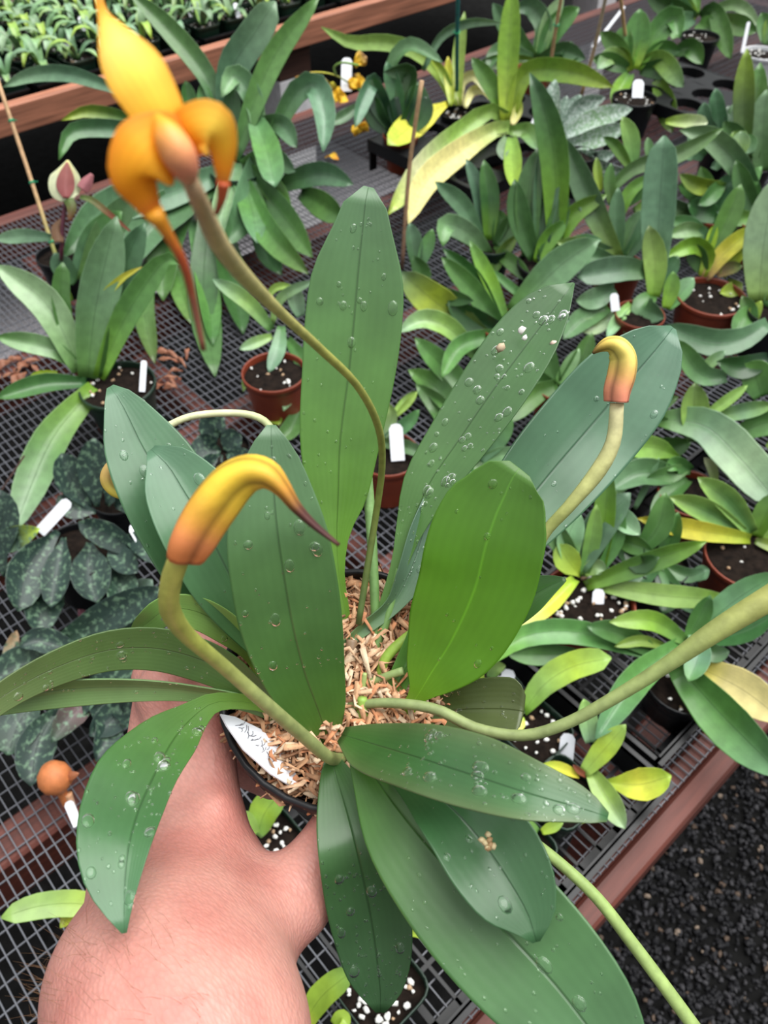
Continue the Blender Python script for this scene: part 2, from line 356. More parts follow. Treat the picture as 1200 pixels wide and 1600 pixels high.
def slip(px0, px1, d, w, label, m='tag', name='plant_label', group=None, dd=0):
    """white plant label from its foot px0 to its top px1"""
    a = at(*px0, d); b = at(*px1, d+dd); t = nrm(b-a); L = np.linalg.norm(b-a); n = nrm(nrm(CAM-a)+RNG.uniform(-.2, .2, 3)); s = nrm(np.cross(t, n)); n = np.cross(s, t)
    out = [(-.5, 0), (.5, 0), (.5, L-w*.35), (.3, L-w*.05), (0, L), (-.3, L-w*.05), (-.5, L-w*.35)]
    v = [a+s*x*w+t*y+n*z for z in (.0005, -.0005) for x, y in out]; k = 7
    f = [tuple(range(k)), tuple(range(2*k-1, k-1, -1))]+[(i, i+k, (i+1) % k+k, (i+1) % k) for i in range(k)]
    o = mesh(name, np.array(v)-a, f, m, smooth=False); o.location = a; o['label'] = label; o['category'] = 'label'
    if group: o['group'] = group
    return o
def stake(pts, r, cols, label, name='stake', ties=(), m='bamboo'):
    o = empty(name, pts[0], label, 'stake'); P = catmull(pts, 12)
    tube('cane', o, P, r, cols, m, 12, 8)
    for t in ties:
        p = P[int(t*11)]; q = P[min(int(t*11)+1, 11)]; ax = nrm(q-p); g = MB()
        x = nrm(np.cross(ax, UP+.1)); y = np.cross(ax, x)
        L = [p+ax*(k*.0004)+(x*math.cos(k)+y*math.sin(k))*(r+.0012) for k in np.linspace(0, 13, 30)]
        L += [p+x*(.012)+y*.006+ax*.004]
        v, f = tube_vf(L, [.0009]*len(L), 5); g.add(v, f, (.03, .45, .22)); g.build('tie', 'cplain', o, True)
    return o

# ------------------------------------------------------------------ potted plants on the bench
PLANTS = {}
def plant(name, label, cat, base, zt, potspec, leaves, group=None, zmin=.012, m='leaf', perl=0, rollj=.25):
    """base: pixel of the crown, zt: height of the pot rim; potspec: (material, rim radius, pot height, square, px of rim centre)"""
    b = atz(base[0], base[1], zt); db = depth(b)
    root = empty(name, (b[0], b[1], 0), label, cat, group)
    if potspec:
        pm, R, h, sq, rc = potspec; zp = rc[3] if rc and rc[0] == 'z' else zt; c = b if not rc else atz(rc[1], rc[2], zp) if rc[0] == 'z' else (V(rc[1], rc[2], zt) if rc[0] == 'w' else atz(rc[0], rc[1], zt))
        root.location = (c[0], c[1], zp-h)
        pot(root, c, R, h, pm, zp, sq, perl=perl)
    for L in leaves:
        cols, wpx, pts = L[0], L[1], L[2]; kw = dict(L[3]) if len(L) > 3 else {}
        lm = kw.pop('m', m); prof = kw.pop('prof', 'strap'); e = kw.pop('e', None); d0 = kw.pop('d', db)
        pts = [np.array(p, float) for p in pts]; up = pts[0][1]-pts[-1][1]; ln = sum(np.linalg.norm(pts[i+1]-pts[i]) for i in range(len(pts)-1))
        if e is None: e = -.22-.1*random.random() if up > .35*ln else (-.6 if up < -.3*ln else -.35)
        s = 0; P3 = []
        for i, p in enumerate(pts):
            if i: s += np.linalg.norm(p-pts[i-1])
            ei = e if np.isscalar(e) else np.interp(s/ln, np.linspace(0, 1, len(e)), e)
            q = at(p[0], p[1], d0*(1+ei*s/FPX))
            if q[2] < zmin: q = atz(p[0], p[1], zmin)
            P3.append(q)
        if ln: P3 = [np.array([q[0], q[1], max(q[2], zmin)]) for q in P3]
        if len(P3) == 2: P3.insert(1, (P3[0]+P3[1])/2+UP*.05*np.linalg.norm(P3[1]-P3[0]))
        dm = depth(P3[len(P3)//2]); roll = kw.pop('roll', random.uniform(-rollj, rollj)); hw = .5*wpx*dm/FPX/math.cos(roll)
        leaf(root, P3, (prof, hw), cols, None, roll, kw.pop('fold', random.uniform(.28, .62)), m=lm, nu=kw.pop('nu', 12), **kw)
    PLANTS[label] = (root, db); return root, db

plant('strap_leaf_orchid', 'large dark green strap-leaved orchid in a green pot behind the yellow flower', 'plant', (372, 262), .13, ('green', .068, .13, 0, None), [
    ('BGG', 34, [(345, 200), (325, 125), (262, 45), (200, -14)]), ('BBP', 50, [(352, 200), (362, 110), (400, 50), (430, 2)], dict(prof='blunt')),
    ('DGG', 36, [(365, 250), (425, 95), (500, -8)]), ('GBB', 38, [(425, 215), (465, 142), (492, 132), (508, 180), (505, 238)]),
    ('GBB', 30, [(405, 190), (440, 195), (464, 231)]), ('BGB', 42, [(395, 178), (416, 230), (430, 292)], dict(prof='blunt')),
    ('GGE', 40, [(376, 275), (415, 355), (482, 428)], dict(e=-.95)), ('DDG', 44, [(385, 270), (440, 335), (488, 402)], dict(e=-.85)), ('BGB', 42, [(372, 270), (392, 320), (402, 380)], dict(e=-.9)), ('DG', 36, [(380, 262), (420, 290), (455, 335)], dict(e=-.6)), ('GB', 34, [(378, 258), (420, 245), (462, 268)]), ('GBB', 36, [(430, 292), (500, 272), (552, 288)]),
    ('BBP', 24, [(200, 145), (150, 128), (105, 115), (50, 117), (4, 136)], dict(e=-.1)), ('GGI', 22, [(290, 228), (215, 192), (140, 173), (96, 188)]), ('BBG', 28, [(290, 235), (200, 204), (115, 205), (92, 250)]),
    ('DD', 24, [(305, 200), (296, 160), (290, 126)]), ('DG', 26, [(330, 205), (322, 160), (316, 128)]), ('KD', 30, [(350, 225), (362, 170), (366, 134)]),
    ('PBP', 34, [(405, 215), (395, 155), (368, 118), (346, 152)]), ('DDG', 48, [(330, 300), (318, 450), (336, 588)], dict(fold=.1)),
    ('BGD', 36, [(300, 330), (322, 440), (333, 541)]), ('GGE', 32, [(262, 350), (278, 430), (301, 508)]), ('DD', 44, [(345, 340), (362, 440), (380, 522)]), ('DGE', 32, [(235, 400), (225, 480), (242, 568)]),
    ('BBD', 56, [(345, 270), (270, 300), (170, 325), (98, 402)]), ('DB', 60, [(330, 290), (240, 350), (200, 420)]), ('BPB', 38, [(370, 255), (352, 320), (342, 382)]), ('DGD', 40, [(470, 300), (505, 320), (540, 345)]),
    ('BBD', 46, [(400, 250), (380, 330), (350, 385)]), ('DDG', 50, [(300, 300), (260, 380), (255, 470)]), ('KD', 40, [(400, 330), (420, 400), (440, 430)])], perl=20)
plant('strap_leaf_orchid', 'arching strap-leaved orchid in a round green pot at the left of the bench', 'plant', (146, 597), .1, ('green', .066, .1, 0, (183, 600)), [
    ('GBB', 62, [(137, 590), (150, 480), (182, 338)]), ('GG', 28, [(112, 560), (95, 470), (98, 410)], dict(prof='blunt')), ('GPP', 50, [(125, 580), (75, 478), (-6, 414)]),
    ('GPG', 32, [(122, 572), (82, 545), (-6, 526)]), ('DG', 30, [(135, 598), (70, 600), (-6, 622)]), ('HGG', 40, [(155, 590), (190, 508), (228, 445), (262, 405), (284, 413)]),
    ('GIY', 14, [(150, 575), (158, 475), (190, 435), (222, 417)]), ('HGP', 56, [(148, 606), (85, 680), (44, 770), (22, 832)], dict(e=-.45)), ('DB', 42, [(165, 500), (205, 390), (226, 348)]),
    ('DD', 26, [(160, 590), (180, 520), (185, 470)]), ('EI', 16, [(90, 495), (60, 455), (40, 430)]), ('I', 10, [(90, 582), (60, 585), (45, 590)])], perl=24)
plant('small_leaf_orchid', 'small pale green orchid in a terracotta coloured pot between the big leaves', 'plant', (432, 530), .09, ('terra', .058, .09, 0, (428, 580)), [
    ('GLP', 26, [(425, 515), (385, 470), (332, 436)]), ('LP', 18, [(425, 525), (400, 535), (374, 546)]), ('GPB', 24, [(440, 510), (435, 545), (420, 582)]), ('LPP', 26, [(440, 550), (456, 598), (443, 642)]),
    ('LL', 14, [(428, 580), (393, 578), (380, 612)]), ('LP', 16, [(425, 505), (440, 465), (492, 438)]), ('L', 12, [(415, 470), (430, 450), (456, 446)]), ('BP', 26, [(470, 495), (462, 470), (458, 445)]),
    ('IL', 22, [(440, 660), (420, 648), (402, 645)]), ('DG', 30, [(470, 640), (455, 670), (430, 690)]), ('GD', 24, [(450, 530), (470, 560), (480, 600)])], perl=14)
plant('small_leaf_orchid', 'orchid in a terracotta coloured pot hidden behind the tall central leaf', 'plant', (600, 690), .09, ('terra', .052, .09, 0, (606, 708)), [
    ('PL', 20, [(596, 690), (612, 650), (604, 628)]), ('BG', 22, [(600, 690), (640, 660), (655, 640)]), ('L', 12, [(618, 650), (635, 632), (652, 612)]), ('GB', 22, [(590, 690), (640, 700), (670, 715)])])
plant('cut_leaf_plant', 'dark crinkled plant in a small brown pot at the tray corner', 'plant', (622, 208), .1, ('terra', .046, .09, 0, ('w', 1.46, 1.557)), [
    ('DKD', 34, [(612, 200), (596, 165), (580, 120)]), ('DDB', 30, [(620, 195), (635, 150), (640, 112), (600, 112)]), ('DKD', 36, [(630, 200), (648, 160), (652, 128)]), ('BB', 24, [(604, 165), (585, 125), (565, 160), (554, 200)]),
    ('DB', 20, [(630, 150), (615, 100), (640, 72), (692, 98)]), ('BP', 14, [(660, 110), (690, 55), (735, 34), (784, 36)]), ('KD', 32, [(610, 205), (590, 180), (584, 150)]), ('DK', 30, [(640, 205), (660, 180), (668, 150)]),
    ('DB', 26, [(625, 190), (620, 150), (604, 96)]), ('BB', 18, [(560, 165), (540, 180), (512, 195)]), ('KK', 34, [(624, 206), (622, 176), (618, 150)])], rollj=.6)
plant('yellowing_orchid', 'lime green orchid tied to a teal stake in a black pot', 'plant', (713, 165), .1, ('black', .047, .09, 0, ('w', 1.67, 1.557)), [
    ('ILL', 24, [(708, 160), (690, 120), (650, 80), (600, 66), (548, 66), (502, 42)], dict(e=-.1)), ('IL', 20, [(716, 165), (717, 90), (726, 18)]), ('IY', 16, [(706, 165), (702, 120), (700, 88)]),
    ('CCW', 16, [(720, 165), (722, 128), (742, 118), (772, 158)]), ('CC', 15, [(726, 168), (738, 142), (758, 140), (770, 160)]), ('YYI', 42, [(702, 160), (655, 188), (606, 226)], dict(prof='ell', fold=.1, e=-1.0)), ('GI', 14, [(710, 160), (690, 110), (672, 92)])], perl=22, zmin=.112)
plant('yellowing_orchid', 'tall lime green orchid with two long cream leaves hanging down left', 'plant', (795, 195), .1, ('black', .047, .09, 0, ('w', 1.67, 1.427)), [
    ('IHH', 34, [(790, 190), (794, 90), (802, -25)]), ('HG', 28, [(788, 180), (765, 130), (737, 90)]), ('IHI', 34, [(798, 185), (808, 140), (825, 112), (890, 112), (958, 136)]), ('LLWI', 38, [(796, 185), (765, 172), (720, 205), (660, 262), (606, 335)], dict(e=-.3)),
    ('LCCC', 40, [(797, 198), (770, 204), (715, 240), (665, 285), (638, 350)], dict(e=-.35)), ('CI', 16, [(800, 195), (808, 175), (814, 156)]), ('LP', 28, [(795, 205), (822, 205), (840, 234)]), ('LI', 28, [(800, 215), (802, 255), (804, 297)]),
    ('PS', 20, [(792, 215), (785, 235), (786, 250)]), ('NR', 6, [(800, 170), (806, 130), (816, 112)])], perl=18, zmin=.108)
plant('silver_leaf_plant', 'silvery frosted leaf clump beside the tall green blades', 'plant', (885, 222), .1, ('black', .045, .1, 0, (905, 240)), [
    ('SS', 26, [(872, 215), (864, 165), (868, 124)]), ('SPS', 30, [(878, 212), (925, 188), (988, 170)], dict(m='silver')), ('SS', 24, [(880, 200), (905, 165), (946, 152)]), ('SPS', 30, [(885, 228), (930, 216), (980, 196)]), ('BS', 22, [(890, 238), (930, 246), (962, 238)]),
    ('SS', 22, [(880, 205), (892, 170), (908, 148)]), ('SB', 24, [(872, 230), (860, 250), (850, 272)]), ('BB', 22, [(900, 240), (945, 262), (985, 270)]), ('SS', 20, [(876, 205), (875, 175), (886, 150)]), ('SB', 22, [(880, 235), (900, 262), (920, 280)]), ('SS', 22, [(884, 218), (910, 200), (935, 165)])], m='silver', rollj=.5)
plant('blade_leaf_orchid', 'clump of tall upright blue-green blades in the middle of the bench', 'plant', (850, 410), .1, ('black', .055, .1, 0, None), [
    ('HHGB', 46, [(868, 390), (866, 250), (848, 165), (828, 114)], dict(e=-.35)), ('DBB', 40, [(844, 400), (852, 290), (858, 203)]), ('DDB', 42, [(825, 400), (824, 310), (840, 232)]), ('HHL', 28, [(862, 400), (895, 335), (948, 304)]),
    ('HG', 28, [(838, 410), (855, 375), (884, 345)]), ('DD', 36, [(835, 405), (812, 340), (804, 280)]), ('GB', 24, [(860, 405), (905, 380), (940, 375)]), ('DD', 30, [(845, 410), (870, 350), (885, 300)]), ('KD', 30, [(850, 412), (842, 350), (836, 300)])])
plant('blade_leaf_orchid', 'low clump with two short dark blades below the long cream leaves', 'plant', (768, 380), .1, ('green', .045, .09, 0, None), [
    ('HDG', 30, [(764, 375), (765, 310), (756, 250)]), ('BB', 24, [(755, 370), (748, 300), (728, 248)]), ('BB', 28, [(752, 372), (722, 320), (680, 284)]), ('GPG', 34, [(765, 400), (735, 366), (698, 350), (692, 385)]), ('DG', 24, [(775, 378), (782, 345), (776, 328)]),
    ('GL', 20, [(768, 430), (785, 398), (808, 368)]), ('DG', 30, [(775, 385), (800, 350), (815, 330)]), ('GD', 24, [(770, 390), (800, 410), (830, 440)])])
plant('spreading_leaf_orchid', 'sprawling dark-leaved plant behind the water-spotted leaf', 'plant', (790, 505), .1, ('terra', .05, .1, 0, None), [
    ('DEIB', 56, [(775, 530), (720, 500), (668, 462), (626, 425)], dict(prof='ell')), ('GLP', 32, [(745, 558), (700, 512), (660, 500), (622, 520)]), ('DGG', 36, [(750, 630), (700, 580), (648, 528)]), ('GDG', 38, [(722, 660), (680, 605), (638, 578)]),
    ('L', 12, [(616, 645), (632, 628), (652, 610)]), ('DGG', 32, [(785, 512), (735, 450), (690, 402)]), ('DD', 26, [(780, 500), (738, 432), (692, 388)]), ('GHG', 24, [(790, 500), (765, 440), (734, 376)]), ('G', 14, [(835, 478), (800, 450), (768, 422)]),
    ('GBB', 54, [(800, 490), (838, 452), (880, 412), (936, 374)]), ('DG', 34, [(700, 690), (690, 640), (650, 600)]), ('GD', 30, [(640, 470), (660, 430), (645, 400)]), ('DB', 26, [(650, 420), (646, 380), (640, 348)]), ('BG', 22, [(655, 420), (668, 385), (676, 358)]),
    ('DG', 30, [(780, 520), (720, 540), (690, 590)]), ('KD', 40, [(790, 520), (740, 500), (700, 470)]), ('DB', 40, [(790, 520), (840, 500), (890, 500)]), ('GD', 26, [(660, 440), (690, 460), (740, 470)]), ('DD', 30, [(790, 515), (800, 560), (780, 600)]), ('DB', 32, [(720, 690), (770, 640), (800, 600)])], perl=16)
plant('blade_leaf_orchid', 'spreading clump of narrow blue-green leaves left of the tall flat blade', 'plant', (968, 412), .1, ('terra', .05, .1, 0, None), [
    ('LBB', 38, [(968, 408), (930, 330), (880, 213)]), ('BB', 26, [(966, 400), (964, 340), (966, 293)]), ('GB', 24, [(972, 400), (986, 355), (1004, 328)]), ('HG', 20, [(960, 360), (985, 300), (1022, 272)]), ('IL', 14, [(938, 300), (934, 270), (932, 246)]),
    ('EG', 18, [(955, 320), (952, 280), (955, 255)]), ('BL', 30, [(955, 395), (900, 385), (870, 378)]), ('GL', 26, [(990, 260), (985, 215), (972, 182)]), ('LG', 18, [(985, 262), (960, 225), (942, 214)]), ('GP', 14, [(1015, 250), (1014, 230), (1012, 215)]),
    ('GPG', 26, [(950, 300), (990, 262), (1060, 240), (1130, 200)]), ('DG', 30, [(975, 320), (1010, 290), (1050, 270)]), ('DB', 26, [(975, 405), (1000, 370), (1012, 330)]), ('BD', 28, [(965, 412), (920, 400), (880, 420)]), ('EI', 20, [(990, 330), (1010, 320), (1040, 300)])])
plant('blade_leaf_orchid', 'plant with one tall flat pale blade standing behind the rounded leaf tip', 'plant', (1022, 470), .09, ('terra', .048, .09, 0, (1000, 490)), [
    ('PBB', 52, [(1022, 455), (1030, 330), (1038, 212)], dict(prof='blunt', fold=.3)), ('HLE', 36, [(1022, 465), (1024, 410), (1014, 352)]), ('GBB', 40, [(1022, 425), (970, 420), (902, 432)], dict(prof='blunt')), ('GB', 36, [(1018, 462), (1005, 480), (1038, 497)]),
    ('HG', 24, [(1040, 482), (1048, 450), (1052, 424)]), ('GP', 28, [(1042, 482), (1062, 460), (1084, 434)]), ('BD', 28, [(1028, 450), (1045, 420), (1060, 400)]), ('LP', 20, [(985, 475), (965, 500), (948, 528)]), ('DG', 36, [(1000, 480), (985, 510), (975, 520)]), ('BP', 34, [(960, 450), (930, 465), (900, 470)]), ('PL', 26, [(960, 490), (930, 510), (895, 505)]), ('DB', 34, [(950, 480), (910, 500), (880, 530)])])
plant('yellowing_orchid', 'yellow-green orchid in a terracotta coloured pot at the right', 'plant', (1100, 432), .1, ('terra', .068, .1, 0, (1112, 462)), [
    ('IHH', 26, [(1098, 432), (1108, 398), (1085, 382), (1038, 402)]), ('TYI', 28, [(1102, 436), (1130, 398), (1184, 352)]), ('II', 16, [(1108, 400), (1112, 375), (1118, 350)]), ('GG', 34, [(1110, 395), (1138, 340), (1158, 288)]), ('BG', 24, [(1106, 372), (1080, 352), (1045, 343)]),
    ('GPG', 24, [(1104, 362), (1075, 358), (1042, 368)]), ('II', 22, [(1128, 432), (1150, 400), (1172, 390)]), ('EI', 24, [(1135, 440), (1150, 450), (1125, 458)]), ('TE', 20, [(1120, 430), (1140, 420), (1160, 415)]), ('GD', 30, [(1100, 425), (1090, 400), (1078, 380)])], perl=20)
plant('broad_leaf_orchid', 'broad upright light green blade at the right edge above the dark arching leaf', 'plant', (1185, 475), .1, ('black', .045, .1, 0, (1206, 486)), [
    ('LPP', 62, [(1186, 470), (1192, 390), (1212, 278)], dict(fold=.15)), ('EGE', 26, [(1168, 520), (1170, 490), (1160, 462)]), ('LI', 20, [(1172, 520), (1178, 490), (1190, 470)]), ('GP', 40, [(1200, 480), (1230, 430), (1250, 380)]), ('GD', 30, [(1180, 480), (1160, 500), (1150, 530)])])
plant('blade_leaf_orchid', 'upright olive blades with yellow tips near the right top edge', 'plant', (1175, 255), .1, ('black', .05, .1, 0, None), [
    ('EEI', 32, [(1164, 248), (1163, 160), (1167, 76)]), ('GEG', 34, [(1178, 248), (1180, 170), (1188, 98)]), ('GP', 44, [(1195, 270), (1192, 210), (1198, 140)]), ('GG', 30, [(1170, 250), (1150, 210), (1130, 190)])])
plant('arching_leaf_orchid', 'plant with a long blue-green leaf arching left over its neighbours', 'plant', (1190, 345), .1, ('terra', .05, .1, 0, None), [
    ('GBPP', 38, [(1188, 330), (1155, 262), (1110, 216), (1062, 203)]), ('LIL', 26, [(1132, 292), (1095, 290), (1062, 272)]), ('PL', 30, [(1160, 230), (1150, 215), (1146, 206)]), ('IW', 20, [(1040, 190), (1070, 190), (1106, 192)], dict(prof='blunt')), ('DG', 30, [(1185, 340), (1165, 300), (1150, 250)]),
    ('LP', 28, [(1152, 246), (1156, 225), (1158, 205)]), ('PG', 24, [(1172, 240), (1170, 225), (1166, 210)]), ('BP', 30, [(1100, 245), (1085, 235), (1060, 238)]), ('GG', 26, [(1190, 330), (1170, 290), (1190, 260)]), ('DD', 36, [(1120, 340), (1100, 330), (1075, 318)]), ('GD', 24, [(1130, 285), (1105, 310), (1090, 320)]), ('HB', 26, [(1180, 340), (1150, 340), (1120, 330)])])
plant('cut_leaf_plant', 'small bluish plant with crowded lobed leaves left of the olive blades', 'plant', (1125, 225), .1, ('black', .045, .09, 0, None), [
    ('BB', 26, [(1128, 222), (1124, 180), (1118, 138)], dict(wave=.4)), ('BP', 26, [(1134, 222), (1150, 185), (1162, 150)], dict(wave=.4)), ('BB', 24, [(1118, 222), (1106, 190), (1100, 160)], dict(wave=.4)), ('DB', 24, [(1140, 226), (1162, 210), (1172, 190)], dict(wave=.4)), ('DB', 26, [(1112, 228), (1090, 215), (1080, 200)], dict(wave=.4)), ('GB', 22, [(1126, 228), (1122, 250), (1110, 262)], dict(wave=.4)), ('BS', 24, [(1128, 224), (1140, 195), (1138, 165)], dict(wave=.4))], rollj=.6)
plant('rosette_orchid', 'green rosette orchid in a black pot with a white label at the top right', 'plant', (986, 118), .1, ('black', .062, .1, 0, (992, 152)), [
    ('IGG', 40, [(988, 108), (996, 55), (1000, 14)]), ('HGG', 36, [(993, 108), (1025, 55), (1052, 28), (1062, 60)]), ('GGD', 28, [(998, 105), (1035, 78), (1064, 80)]), ('LLP', 30, [(998, 98), (1030, 92), (1068, 136)]), ('DG', 28, [(1052, 82), (1078, 74), (1098, 100)]),
    ('IG', 24, [(985, 112), (974, 88), (954, 76)]), ('GHG', 26, [(984, 116), (970, 140), (958, 168)]), ('HE', 32, [(1028, 125), (1042, 165), (1050, 208)]), ('GG', 28, [(985, 105), (965, 75), (938, 50)]), ('IP', 26, [(984, 108), (958, 88), (932, 108)]), ('DG', 26, [(982, 108), (955, 98), (925, 92)]), ('GG', 30, [(980, 100), (975, 60), (978, 40)]), ('DD', 30, [(1000, 108), (1040, 108), (1060, 120)])], perl=12)
plant('arching_leaf_orchid', 'arching green orchid in a dark tray at the top right corner', 'plant', (1090, 32), .1, ('black', .06, .1, 0, (1095, 55)), [
    ('IGG', 20, [(1088, 28), (1072, 8), (1050, -14)]), ('LG', 12, [(1090, 25), (1088, 0), (1088, -20)]), ('DGG', 28, [(1094, 26), (1112, 12), (1128, 45), (1142, 92)]), ('GP', 18, [(1100, 22), (1150, 8), (1188, 42)]), ('GG', 32, [(1092, 36), (1105, 44), (1118, 46)]), ('EG', 30, [(1125, 30), (1150, 40), (1182, 50)]), ('BG', 30, [(1085, 28), (1060, 38), (1050, 62)]), ('GD', 30, [(1088, 28), (1040, 8), (1010, -10)]), ('PG', 24, [(1080, 20), (1060, 10), (1045, 20)])], perl=14)
plant('seedling_orchid', 'small orchid in a white plastic pot filled with bark chips', 'plant', (1195, 72), .09, ('white', .062, .09, 0, (1192, 82)), [('GI', 20, [(1198, 70), (1205, 40), (1215, 20)]), ('PG', 26, [(1196, 66), (1196, 40), (1190, 20)])], perl=30)
plant('arching_leaf_orchid', 'leafy orchid in a terracotta coloured pot behind the lime green blades', 'plant', (838, 95), .1, ('terra', .055, .1, 0, (832, 108)), [
    ('GPB', 30, [(838, 90), (850, 40), (830, 10), (800, 15)]), ('DG', 34, [(845, 92), (870, 40), (905, 12)]), ('DB', 28, [(840, 95), (880, 80), (915, 92)]), ('GB', 30, [(835, 92), (800, 50), (770, 5)]), ('DD', 30, [(850, 95), (890, 110), (905, 90)]), ('GP', 26, [(842, 92), (862, 30), (880, -5)]), ('BD', 24, [(835, 92), (780, 80), (760, 110)]), ('HG', 22, [(832, 95), (790, 95), (745, 100)]), ('DD', 34, [(850, 96), (885, 100), (892, 65)])], perl=10)
plant('broad_leaf_orchid', 'broad pale leaf clump hanging over pots at the right', 'plant', (1085, 745), .09, ('terra', .05, .09, 0, (1080, 770)), [
    ('GBPB', 66, [(1030, 655), (1100, 665), (1150, 710), (1215, 785)], dict(prof='blunt', e=-.3, fold=.25)), ('HLH', 38, [(1062, 715), (1025, 700), (973, 698)], dict(prof='ell')), ('B', 12, [(992, 795), (1012, 755), (1030, 715)]), ('GLE', 42, [(1084, 690), (1084, 640), (1086, 598)]), ('LL', 18, [(1096, 655), (1130, 630), (1168, 602)]),
    ('LPL', 26, [(1112, 652), (1160, 642), (1210, 632)]), ('GD', 28, [(1075, 730), (1050, 740), (1010, 748)]), ('DG', 26, [(1080, 735), (1055, 725), (1040, 735)]), ('DD', 30, [(1075, 750), (1040, 780), (1020, 820)]), ('DB', 44, [(1060, 745), (1000, 740), (955, 765)]), ('GB', 28, [(1040, 660), (1000, 650), (975, 670)]),
    ('BB', 42, [(1200, 505), (1160, 530), (1110, 535), (1040, 508)], dict(e=-.05)), ('BG', 34, [(1135, 590), (1095, 585), (1055, 530)]), ('LP', 18, [(1092, 585), (1112, 565), (1134, 548)]), ('KD', 36, [(1200, 560), (1160, 575), (1120, 565)]), ('DG', 50, [(1190, 620), (1180, 590), (1160, 570)]), ('LW', 16, [(1118, 755), (1112, 730), (1100, 715)]), ('LG', 30, [(1200, 690), (1220, 700), (1240, 720)]), ('GG', 40, [(1150, 680), (1200, 660), (1240, 670)])])
plant('stubby_leaf_orchid', 'orchid with stubby bright-edged leaves in a terracotta coloured pot at the right edge', 'plant', (1178, 842), .09, ('terra', .060, .085, 0, (1168, 868)), [
    ('GGL', 38, [(1175, 832), (1138, 785), (1090, 746)], dict(ecol='L', eamt=.8)), ('GGL', 36, [(1160, 832), (1105, 800), (1046, 776)], dict(ecol='L', eamt=.8)), ('IYY', 32, [(1172, 842), (1085, 828), (996, 810)]), ('HG', 34, [(1182, 838), (1198, 800), (1220, 770)]), ('LG', 30, [(1190, 842), (1215, 825), (1250, 820)]), ('EI', 20, [(1180, 845), (1195, 850), (1230, 860)])], perl=8)
plant('small_leaf_orchid', 'light green orchid in a terracotta coloured pot of perlite mix right of centre', 'plant', (915, 915), .09, ('terra', .064, .085, 0, (920, 938)), [
    ('HHG', 34, [(938, 890), (946, 800), (952, 728)]), ('HGH', 34, [(915, 915), (990, 886), (1104, 846)]), ('LLH', 36, [(935, 915), (1045, 932), (1148, 938)]), ('IL', 42, [(908, 900), (890, 880), (872, 850)], dict(prof='ell')), ('IYC', 32, [(898, 905), (855, 945), (796, 984)]),
    ('LP', 26, [(912, 895), (930, 886), (948, 892)]), ('GL', 26, [(912, 900), (925, 840), (932, 788)]), ('LPP', 40, [(890, 880), (888, 840), (905, 800)]), ('BP', 34, [(950, 790), (975, 815), (1000, 836)]), ('GD', 30, [(960, 840), (990, 850), (1020, 862)]), ('GB', 36, [(900, 880), (860, 820), (850, 800)]), ('DG', 40, [(1000, 860), (1030, 820), (1040, 770)]), ('KD', 34, [(985, 830), (1000, 880), (1030, 870)]), ('G', 22, [(930, 900), (960, 850), (975, 800)]),
    ('BB', 50, [(905, 890), (940, 820), (985, 770)]), ('PP', 36, [(960, 790), (940, 770), (918, 776)])], perl=60)
plant('strap_leaf_orchid', 'strap-leaved plant with a big cream leaf in a dark pot by the bench edge', 'plant', (1072, 1012), .1, ('black', .050, .066, 0, ('z', 1068, 1062, .07)), [
    ('DGGH', 40, [(1022, 1022), (900, 988), (815, 996), (756, 1042)], dict(e=-.15)), ('DGD', 36, [(1022, 1020), (970, 990), (916, 978)]), ('GHL', 32, [(1072, 1002), (1020, 970), (952, 972)]), ('GGB', 46, [(1065, 1005), (995, 1060), (930, 1155)]), ('GBD', 46, [(1080, 1000), (1140, 945), (1215, 895)]),
    ('GBG', 38, [(1085, 985), (1092, 1020), (1076, 1065)]), ('YCCC', 62, [(1090, 1042), (1160, 1078), (1225, 1128)]), ('GGB', 70, [(1058, 1040), (1130, 1120), (1225, 1215)]), ('DG', 36, [(900, 1022), (830, 1022), (790, 1020)]), ('GB', 30, [(1085, 1000), (1115, 1020), (1140, 1018)]), ('DD', 44, [(1100, 1000), (1160, 985), (1210, 960)]), ('GD', 30, [(1075, 1000), (1095, 960), (1110, 930)]), ('LL', 18, [(1040, 1010), (1000, 1000), (960, 1010)]), ('EY', 22, [(880, 1040), (850, 1060), (835, 1078)])], perl=10)
SQ = 5.0
plant('seedling_orchid', 'yellow-green seedling in a square green pot nearest the aisle edge', 'plant', (918, 1215), .066, ('green', .038, .06, SQ, (880, 1235)), [
    ('LIL', 34, [(912, 1208), (938, 1178), (978, 1132)]), ('LLP', 38, [(924, 1206), (950, 1248), (977, 1295)]), ('IYI', 50, [(945, 1222), (1000, 1226), (1049, 1212)], dict(prof='ell')), ('YI', 18, [(905, 1212), (875, 1200), (848, 1194)]), ('PL', 30, [(922, 1160), (918, 1125), (912, 1092)]), ('IL', 20, [(920, 1275), (885, 1285), (848, 1292)]), ('NN', 10, [(918, 1214), (905, 1205), (895, 1195)])], perl=26)
plant('seedling_orchid', 'seedling with one light green leaf in a square green pot behind the small dark leaf', 'plant', (822, 1112), .066, ('green', .038, .06, SQ, (838, 1140)), [
    ('HLIL', 44, [(818, 1112), (850, 1070), (895, 1042), (955, 1028)], dict(prof='blunt')), ('IY', 16, [(815, 1120), (812, 1132), (806, 1140)]), ('L', 18, [(816, 1118), (800, 1110), (790, 1106)])], perl=26)
plant('seedling_orchid', 'seedling with a lime leaf in a square green pot seen between thumb and pot', 'plant', (402, 1300), .066, ('green', .038, .06, SQ, (418, 1318)), [
    ('LIL', 46, [(402, 1305), (415, 1268), (442, 1238)], dict(prof='blunt', e=-.1)), ('L', 24, [(400, 1305), (385, 1280), (370, 1270)])], perl=34)
